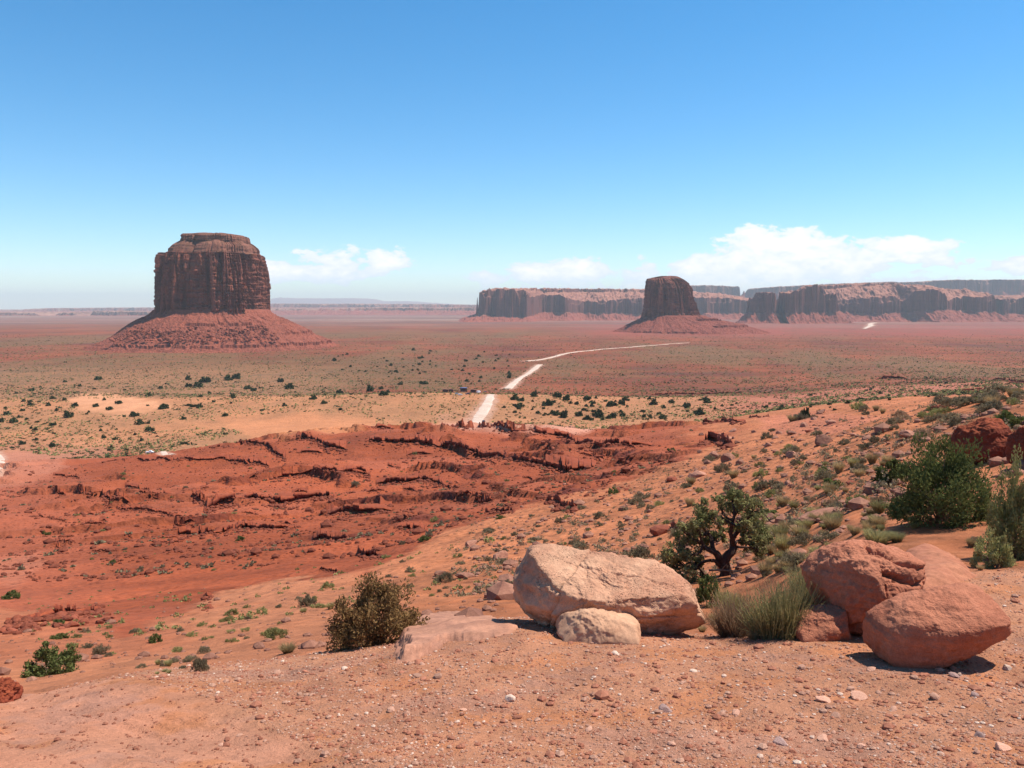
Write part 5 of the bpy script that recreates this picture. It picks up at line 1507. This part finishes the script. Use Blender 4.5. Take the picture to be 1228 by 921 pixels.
def stuff_plants(name, label, n, seed, a0, a1, y0, y1, size, mat, leaves=10, cond=None, clus=-0.1, patchy=1.0, hgt=0.9, leaf=0.35):
    rg = np.random.RandomState(seed)
    A = rg.uniform(a0, a1, n * 4); L = rg.uniform(math.log(y0), math.log(y1), n * 4)
    X = A * np.exp(L); Y = np.exp(L)
    keep = n2d(X / (size * 60 * patchy), Y / (size * 90 * patchy), seed) + 0.5 * n2d(X / (size * 18), Y / (size * 18), seed + 1) > clus
    if cond is not None: keep &= cond(X, Y)
    X = X[keep][:n]; Y = Y[keep][:n]
    ok = np.ones(len(X), bool)
    for C_, W_ in ROADS:
        for c_, w_ in zip(C_, W_):
            ok &= np.hypot(X - c_[0], (Y - c_[1]) * 0.7) > w_ * 0.62
    X = X[ok]; Y = Y[ok]
    _, (V0, F0), _ = bush_leaves(rg, leaves, leaf=leaf, hgt=hgt, clumps=7, csz=0.45, asp=0.7)
    s = size * np.exp(rg.normal(0, 0.35, len(X)))
    V, Fc = merge(V0, F0, np.stack([X, Y, ground_z(X, Y)], 1), s[:, None] * np.ones(3), rg.rand(len(X)) * 6.28)
    o = obj(name, mesh_np(name, V, Fc, M[mat], False))
    return tag(o, label, 'scrub', kind='stuff')


offpatch = lambda X, Y: sum(poly_mask(pl, X / Y, np.log(Y), 0.01) for pl, _, _ in PATCHES[:4]) < 0.3
K9Y = lambda X, Y: np.log(Y) > np.interp(X / Y, _ca, [math.log(q[1]) for q in KEYS[9]]) + 0.04
onsl = lambda X, Y: (np.log(Y) < np.interp(X / Y, *B_RED0)) | (X / Y > 0.24)
stuff_plants('desert_scrub', 'sparse low scrub dotting the whole valley plain', 16000, 1, -0.68, 0.68, 980, 3200, 1.15, 'l_dark', 8, None, -0.2)
stuff_plants('desert_scrub', 'olive and tan scrub covering the plain', 14000, 2, -0.68, 0.68, 930, 2600, 0.95, 'l_olive', 8, None, -0.3)
stuff_plants('desert_scrub', 'tan tufts speckling the sandy bench', 13000, 3, -0.68, 0.68, 520, 1000, 0.75, 'l_olive', 10, lambda X, Y: offpatch(X, Y) & K9Y(X, Y), -0.15)
stuff_plants('desert_scrub', 'darker tufts speckling the sandy bench', 4500, 4, -0.68, 0.68, 520, 1000, 0.95, 'l_dark', 10, lambda X, Y: offpatch(X, Y) & K9Y(X, Y), -0.1)
stuff_plants('desert_scrub', 'tiny weeds dotting the red slope', 900, 5, -0.66, 0.22, 90, 400, 0.28, 'l_sage', 24, redc, -0.1)
stuff_plants('desert_scrub', 'dry low tufts between the shrubs of the right slope', 1300, 6, -0.08, 0.66, 26, 420, 0.20, 'l_sage', 60, onsl, -0.15, leaf=0.12)
stuff_plants('desert_scrub', 'rusty dry tufts on the right slope', 700, 8, -0.05, 0.66, 26, 300, 0.18, 'l_rust', 60, onsl, 0.0, leaf=0.12)
stuff_plants('desert_scrub', 'sparse weeds on the left sandy slope', 160, 7, -0.60, 0.0, 24, 75, 0.14, 'l_olive', 40, None, 0.0, leaf=0.16)


def hero_bush(label, px, py, wpx, hpx, mat, n, leaf, seed, name='bush', clumps=60, csz=0.20, up=0.3, asp=0.4, stems=26, sx=1.0, hits_y0=4.0, dy=0.0):
    h = hit(px, py, y0=hits_y0); s = wpx * h[1] / F / 2; H = hpx * h[1] / F
    e = empty(name, (h[0], h[1] + dy, h[2] + (ground_z(h[0], h[1] + dy) - h[2] if dy else 0)), label, 'bush')
    rg = np.random.RandomState(seed)
    _, (V, Fc), tips = bush_leaves(rg, n, r=s * 0.93, hgt=H * 0.88, leaf=leaf, clumps=clumps, csz=csz, up=up, asp=asp)
    obj('foliage', mesh_np('foliage', V, Fc, mat, False), e)
    V, Fc = bush_stems(rg, tips, stems, 0.010 * max(1, s), 0.10 * s)
    obj('stems', mesh_np('stems', V, Fc, M['twig'], True), e)
    return e


hero_bush('round brown bush with small dry leaves in front of the red slope', 452, 772, 140, 94, M['l_brown'], 18000, 0.016, 5, stems=60, csz=0.2, clumps=90)
hero_bush('low bright green bush at the left edge of the overlook', 62, 807, 80, 44, M['l_green'], 5000, 0.020, 6, clumps=55, csz=0.17, asp=0.5)
hero_bush('largest green bush on the right slope', 1146, 630, 146, 128, M['l_green'], 22000, 0.026, 7, clumps=110, csz=0.2, up=0.5, stems=60, dy=0.6)
hero_bush('dense green bush left of the largest green bush', 1076, 580, 52, 36, M['l_green'], 4000, 0.04, 8, clumps=40, dy=0.3)
hero_bush('tall yellow green bush cut by the right edge of the picture', 1222, 668, 88, 150, M['l_olive'], 15000, 0.018, 9, clumps=90, csz=0.17, up=0.7, stems=50)
hero_bush('straggly green bush at the lower right beside the path', 1190, 680, 56, 52, M['l_olive'], 4500, 0.015, 12, clumps=40, csz=0.2, up=0.6)
hero_bush('dense green shrub at the foot of the juniper tree', 853, 726, 52, 42, M['l_green'], 5000, 0.020, 10, clumps=40, up=0.7)
def brush_mesh(name, mat, seed, n, hr, s):
    """many thin wandering stems with small leaves along their upper parts (unit radius)"""
    rg = np.random.RandomState(seed)
    nb = 34
    th = rg.rand(nb) * 6.283; r = np.sqrt(rg.rand(nb)) * 0.62
    bc = np.stack([r * np.cos(th), r * np.sin(th)], 1)
    lean0 = bc * 0.55 + rg.normal(0, 0.16, (nb, 2)); hb = rg.uniform(0.45, 1.15, nb) * hr
    k = rg.randint(0, nb, n)
    B = np.stack([bc[k, 0] + rg.normal(0, 0.06, n), bc[k, 1] + rg.normal(0, 0.06, n), np.full(n, -0.03)], 1)
    dr = np.stack([lean0[k, 0] + rg.normal(0, 0.22, n), lean0[k, 1] + rg.normal(0, 0.22, n), np.ones(n)], 1); dr /= np.linalg.norm(dr, axis=1)[:, None]
    L = (hb[k] * rg.uniform(0.5, 1.0, n))[:, None]
    mid = B + dr * L * 0.5 + rg.normal(0, 0.03, (n, 3)); tip = mid + dr * L * 0.5 + rg.normal(0, 0.07, (n, 3)) + np.array([0, 0, 0.0])
    a = rg.rand(n) * 6.283; sd = np.stack([np.cos(a), np.sin(a), 0 * a], 1); w_ = 0.0030 / s
    V = np.stack([B - sd * w_, B + sd * w_, mid + sd * w_, mid - sd * w_, tip + sd * w_ * .5, tip - sd * w_ * .5], 1).reshape(-1, 3)
    i = np.arange(n)[:, None] * 6
    F1 = np.concatenate([i + np.array([0, 1, 2, 3]), i + np.array([3, 2, 4, 5])])
    m = n * 3; j = rg.randint(0, n, m); t = rg.uniform(0.15, 1.0, m)[:, None]
    C = np.where(t < 0.5, B[j] + (mid[j] - B[j]) * t * 2, mid[j] + (tip[j] - mid[j]) * (t * 2 - 1)) + rg.normal(0, 0.012, (m, 3))
    ax = dr[j] + rand_dirs(rg, m) * 0.7; ax /= np.linalg.norm(ax, axis=1)[:, None]; s2 = np.cross(ax, rand_dirs(rg, m)); s2 /= np.linalg.norm(s2, axis=1)[:, None]
    ll = 0.013 / s * rg.uniform(0.6, 1.5, m)[:, None]
    V2, F2 = quads(C, ax * ll, s2 * ll * 0.22)
    return mesh_np(name, np.concatenate([V, V2]), np.concatenate([F1, F2 + len(V)]), mat, False)


# rabbitbrush: long fine stems
for (px, py, wpx, hpx, mt, n, lb, sd) in [
    (886, 764, 50, 66, 'l_rust', 1500, 'rusty brown grassy bush at the edge of the overlook left of the green one', 1),
    (940, 766, 78, 84, 'l_rabbit', 2300, 'bushy green rabbitbrush beside the small red boulder', 2),
    (985, 725, 60, 60, 'l_rabbit', 2000, 'green rabbitbrush behind the cracked red boulder on its left', 3),
    (880, 738, 40, 40, 'l_rabbit', 1800, 'small green rabbitbrush below the juniper tree', 4)]:
    h = hit(px, py); s = wpx * h[1] / F / 2; H = hpx * h[1] / F
    me = brush_mesh('rabbitbrush', M[mt], 80 + sd, n, H / s * 0.88, s)
    o = obj('rabbitbrush', me, loc=(h[0], h[1] + s * 0.6, float(ground_z(h[0], h[1] + s * 0.6)) - 0.02)); o.scale = (s, s, s)
    tag(o, lb, 'bush')

# ------------------------------------------------------------------ the juniper tree
h = hit(871, 690)
YT = h[1]
e = empty('juniper_tree', (h[0], h[1], h[2]), 'gnarled juniper tree with a dark twisted trunk and open green crown', 'tree')
rg = np.random.RandomState(77)
K = lambda px, py, dy=0.0: pt(px, py, YT + dy) * 1.0 - np.array(h)
base = np.array([0, 0, -0.1])
forkL = K(858, 663, -0.1); forkR = K(880, 655, 0.1); fork = K(868, 676)
trunk = [tube(np.array([base, base * .5 + fork * .5 + [0.03, 0, 0], fork]), [0.25, 0.18, 0.17], 9)]
CL = [(812, 660, -.3, 20), (825, 648, .3, 22), (838, 630, -.2, 20), (806, 676, .2, 14), (822, 688, -.3, 18), (842, 612, .3, 15), (856, 622, -.4, 13), (872, 604, .3, 18), (888, 600, -.2, 19), (884, 622, .4, 18),
      (903, 613, -.3, 16), (908, 632, .3, 18), (917, 648, -.2, 13), (898, 652, .5, 13), (847, 643, .6, 15), (864, 640, .8, 11), (830, 672, .6, 15), (910, 660, .1, 10), (818, 636, .1, 14), (896, 634, -.6, 14), (800, 664, 0, 8), (880, 592, 0, 8), (842, 695, .2, 12)]


def limb(a, b, r0, r1, sag=0.08, n=9, sides=7):
    t = np.linspace(0, 1, n)[:, None]; ln = np.linalg.norm(b - a)
    path = a * (1 - t) + b * t
    path += (np.sin(t * np.pi) * rg.normal(0, sag, 3) + np.sin(t * 2 * np.pi) * rg.normal(0, sag * 0.7, 3)) * ln
    return tube(path, np.linspace(r0, r1, n), sides), path


limbs = []
for a, b, r0, r1 in [(fork, forkL, .14, .10), (fork, forkR, .16, .11)]:
    q, _ = limb(a, b, r0, r1, 0.05); limbs.append(q)
M1 = K(843, 652, .0); M2 = K(850, 640, .3); M3 = K(888, 634, .1); M4 = K(878, 628, -.2); M5 = K(852, 672, -.3); M6 = K(835, 680, 0)
for a, b, r0, r1 in [(forkL, M1, .09, .06), (forkL, M2, .08, .05), (forkR, M3, .10, .06), (forkR, M4, .08, .05), (fork, M5, .08, .05), (M5, M6, .05, .04)]:
    q, _ = limb(a, b, r0, r1, 0.08); limbs.append(q)
src = [M1, M2, M3, M4, M5, M6, forkR]
lv = []; lf = []; off_ = 0; tw = []
for (px, py, dy, r) in CL:
    c = K(px, py, dy * 1.3); s = min(src, key=lambda q: np.linalg.norm(q - c))
    q, path = limb(s, c, .045, .015, 0.12); limbs.append(q)
    rr1 = r * YT / F * 1.12
    for k in range(9):
        d = rand_dirs(rg, 1)[0]; q, _ = limb(path[rg.randint(3, 9)], c + d * rr1 * rg.uniform(.6, 1.0), .016, .005, 0.1, 5, 4); tw.append(q)
    n = int(34 * r)
    sub = c + rand_dirs(rg, 12) * rr1 * rg.uniform(0.35, 0.95, 12)[:, None] * np.array([1, 1, 0.8])
    kk = rg.randint(0, 12, n)
    C = sub[kk] + rg.normal(0, rr1 * 0.13, (n, 3))
    ax = rand_dirs(rg, n) + np.array([0, 0, .4]); ax /= np.linalg.norm(ax, axis=1)[:, None]; sd = np.cross(ax, rand_dirs(rg, n)); sd /= np.linalg.norm(sd, axis=1)[:, None]
    L = rg.uniform(.022, .05, n)
    V, Fc = quads(C, ax * L[:, None], sd * (L * .5)[:, None]); lv.append(V); lf.append(Fc + off_); off_ += len(V)
tk = obj('trunk', mesh_np('trunk', *cat(trunk), M['bark']), e)
obj('limbs', mesh_np('limbs', *cat(limbs), M['bark']), tk)
obj('twigs', mesh_np('twigs', *cat(tw), M['bark']), tk)
M['l_jun'] = mat_leaf('juniper_spray', (0.25, 0.22, 0.095), (0.13, 0.135, 0.05), 0.25, 2.0)
obj('crown', mesh_np('crown', np.concatenate(lv), np.concatenate(lf), M['l_jun'], False), e)
# fallen dead branch under the tree
q1, _ = limb(K(850, 684, -.4), K(884, 684, -.6), .035, .015, .04)
q2, _ = limb(K(866, 683, -.5), K(872, 676, -.7), .02, .008, .04)
o = obj('dead_branch', mesh_np('dead_branch', *cat([q1, q2]), M['twig']), loc=tuple(h)); tag(o, 'pale dead branch lying in front of the juniper trunk', 'branch')

# ------------------------------------------------------------------ vehicles and stands on the bench
M['white'] = plain('white_paint', (0.78, 0.78, 0.78), 0.35); M['silver'] = plain('silver_paint', (0.45, 0.46, 0.48), 0.3, 0.4)
M['navy'] = plain('dark_paint', (0.04, 0.05, 0.08), 0.3); M['black'] = plain('tyre_rubber', (0.02, 0.02, 0.02), 0.8)
M['glass'] = plain('car_glass', (0.03, 0.04, 0.05), 0.08); M['board'] = plain('weathered_board', (0.22, 0.10, 0.07), 0.9); M['tin'] = plain('roof_tin', (0.42, 0.40, 0.42), 0.5); M['blue'] = plain('blue_tarp', (0.12, 0.16, 0.30), 0.6)


def prism(prof, y0, y1, inset=None):
    """side profile (x,z) extruded across y"""
    n = len(prof); a = np.array([(x, y0, z) for x, z in prof]); b = np.array([(x, y1, z) for x, z in prof])
    return a, b


def poly_obj(name, prof, y0, y1, mat, parent, narrow=0.0, zn=1e9):
    import bmesh
    bm = bmesh.new()
    A = [bm.verts.new((x, y0 + (narrow if z > zn else 0), z)) for x, z in prof]; B = [bm.verts.new((x, y1 - (narrow if z > zn else 0), z)) for x, z in prof]
    n = len(prof)
    bm.faces.new(A[::-1]); bm.faces.new(B)
    for i in range(n): bm.faces.new((A[i], A[(i + 1) % n], B[(i + 1) % n], B[i]))
    bmesh.ops.recalc_face_normals(bm, faces=bm.faces)
    bmesh.ops.bevel(bm, geom=list(bm.edges), offset=0.04, segments=2, affect='EDGES')
    me = bpy.data.meshes.new(name); bm.to_mesh(me); bm.free(); me.materials.append(mat)
    return obj(name, me, parent)


def vehicle(kind, paint, loc, rz, label, scale=1.0):
    nm = {'car': 'parked_car', 'van': 'parked_van', 'pickup': 'pickup_truck'}[kind]
    e = empty(nm, loc, label, {'car': 'car', 'van': 'van', 'pickup': 'pickup'}[kind])
    e.rotation_euler = (0, 0, rz); e.scale = (scale,) * 3
    if kind == 'car':
        body = [(-2.3, .35), (2.25, .35), (2.3, .7), (2.2, .88), (1.2, 1.0), (.55, 1.52), (-1.1, 1.58), (-2.0, 1.05), (-2.3, .95)]
        glass = [(1.05, 1.0), (.52, 1.44), (-1.05, 1.5), (-1.8, 1.05)]
    elif kind == 'van':
        body = [(-2.7, .4), (2.6, .4), (2.65, .95), (2.3, 1.15), (1.75, 2.15), (-2.6, 2.25), (-2.7, 1.2)]
        glass = [(2.1, 1.2), (1.68, 1.95), (-2.3, 2.0), (-2.3, 1.3)]
    else:
        body = [(-2.7, .45), (2.6, .45), (2.65, .95), (1.5, 1.1), (.95, 1.75), (-.5, 1.8), (-.7, 1.15), (-2.7, 1.1)]
        glass = [(1.35, 1.12), (.9, 1.66), (-.42, 1.7), (-.55, 1.15)]
    poly_obj('body', body, -.9, .9, paint, e, 0.12, 1.2)
    poly_obj('windows', glass, -.84, .84, M['glass'], e)
    for sx in (-1.5, 1.45):
        for sy in (-.82, .82):
            th = np.linspace(0, 2 * np.pi, 16, endpoint=False)
            V = np.concatenate([np.stack([.36 * np.cos(th), np.full(16, yy_), .36 * np.sin(th)], 1) * np.array([k, 1, k]) for yy_, k in ((-.12, .02), (-.12, 1), (.12, 1), (.12, .02))])
            obj('wheel', mesh_np('wheel', V, grid_faces(4, 16, True), M['black'], False), e, (sx, sy, .36))
    return e


def stand(label, px, py, w_, d_, hgt, roof, px_rz=0.0):
    h = hit(px, py)
    e = empty('vendor_stand', h, label, 'vendor stand'); e.rotation_euler = (0, 0, px_rz); e.scale = (1.4, 1.4, 1.4)
    poly_obj('roof', [(-w_ / 2 - .3, hgt), (w_ / 2 + .3, hgt), (w_ / 2 + .3, hgt + .12), (0, hgt + .5), (-w_ / 2 - .3, hgt + .12)], -d_ / 2 - .3, d_ / 2 + .3, roof, e)
    poly_obj('back_wall', [(-w_ / 2, 0), (w_ / 2, 0), (w_ / 2, hgt), (-w_ / 2, hgt)], d_ / 2 - .12, d_ / 2, M['board'], e)
    poly_obj('counter', [(-w_ / 2 + .2, 0), (w_ / 2 - .2, 0), (w_ / 2 - .2, 1.0), (-w_ / 2 + .2, 1.0)], -d_ / 2 + .2, -d_ / 2 + .9, M['board'], e)
    for sx in (-w_ / 2, w_ / 2 - .12):
        poly_obj('post', [(sx, 0), (sx + .12, 0), (sx + .12, hgt), (sx, hgt)], -d_ / 2, -d_ / 2 + .12, M['board'], e)


stand('brown board vendor stand at the left end of the stop', 534, 470.5, 5, 3.4, 2.6, M['board'])
stand('low brown vendor stand beside the silver vehicles', 541, 470, 4, 3.2, 2.3, M['board'])
stand('vendor stand under a dark blue tarp roof in the middle of the stop', 556, 469.5, 6, 4, 3.2, M['blue'])
stand('reddish vendor stand right of the blue tarp roof', 567.5, 470.6, 5, 3.4, 2.4, M['board'])
hv = hits([548, 552, 561, 574, 580, 180, 582], [473, 474, 473, 471, 506, 543.5, 470.5])
vehicle('car', M['silver'], hv[0], 0.2, 'silver car parked below the vendor stands')
vehicle('car', M['white'], hv[1], 0.1, 'white car parked in front of the blue tarp stand')
vehicle('pickup', M['navy'], hv[2], 0.4, 'dark pickup parked right of the white car')
vehicle('van', M['white'], hv[3], 0.9, 'white van at the right end of the vendor stop', 1.2)
vehicle('car', M['navy'], hv[4], 1.35, 'dark car driving on the pale road below the vendor stop')
vehicle('pickup', M['white'], hv[5], 0.15, 'white pickup alone behind the thin ledge at the left')
vehicle('car', M['navy'], hv[6], 0.9, 'dark car beside the top of the near road')

# ------------------------------------------------------------------ haze
hm = bpy.data.materials.new('haze'); hm.use_nodes = True
t = NT(hm.node_tree); t.n.clear()
pv = t.node('ShaderNodeVolumePrincipled', {'Density': HAZE})
pv.inputs['Color'].default_value = (0.90, 0.95, 1.0, 1.0)
pv.inputs['Anisotropy'].default_value = 0.0
t.node('ShaderNodeOutputMaterial', {1: pv.outputs[0]})
x_, y0_, y1_, z0_, z1_ = 85000.0, -200.0, 47500.0, -420.0, 760.0
V = np.array([(sx * x_, yy_, zz_) for zz_ in (z0_, z1_) for (sx, yy_) in ((-1, y0_), (1, y0_), (1, y1_), (-1, y1_))])
Fc = np.array([(3, 2, 1, 0), (4, 5, 6, 7), (0, 1, 5, 4), (1, 2, 6, 5), (2, 3, 7, 6), (3, 0, 4, 7)])
tag(obj('haze', mesh_np('haze', V, Fc, hm, False)), 'thin blue desert haze over the valley', kind='stuff')
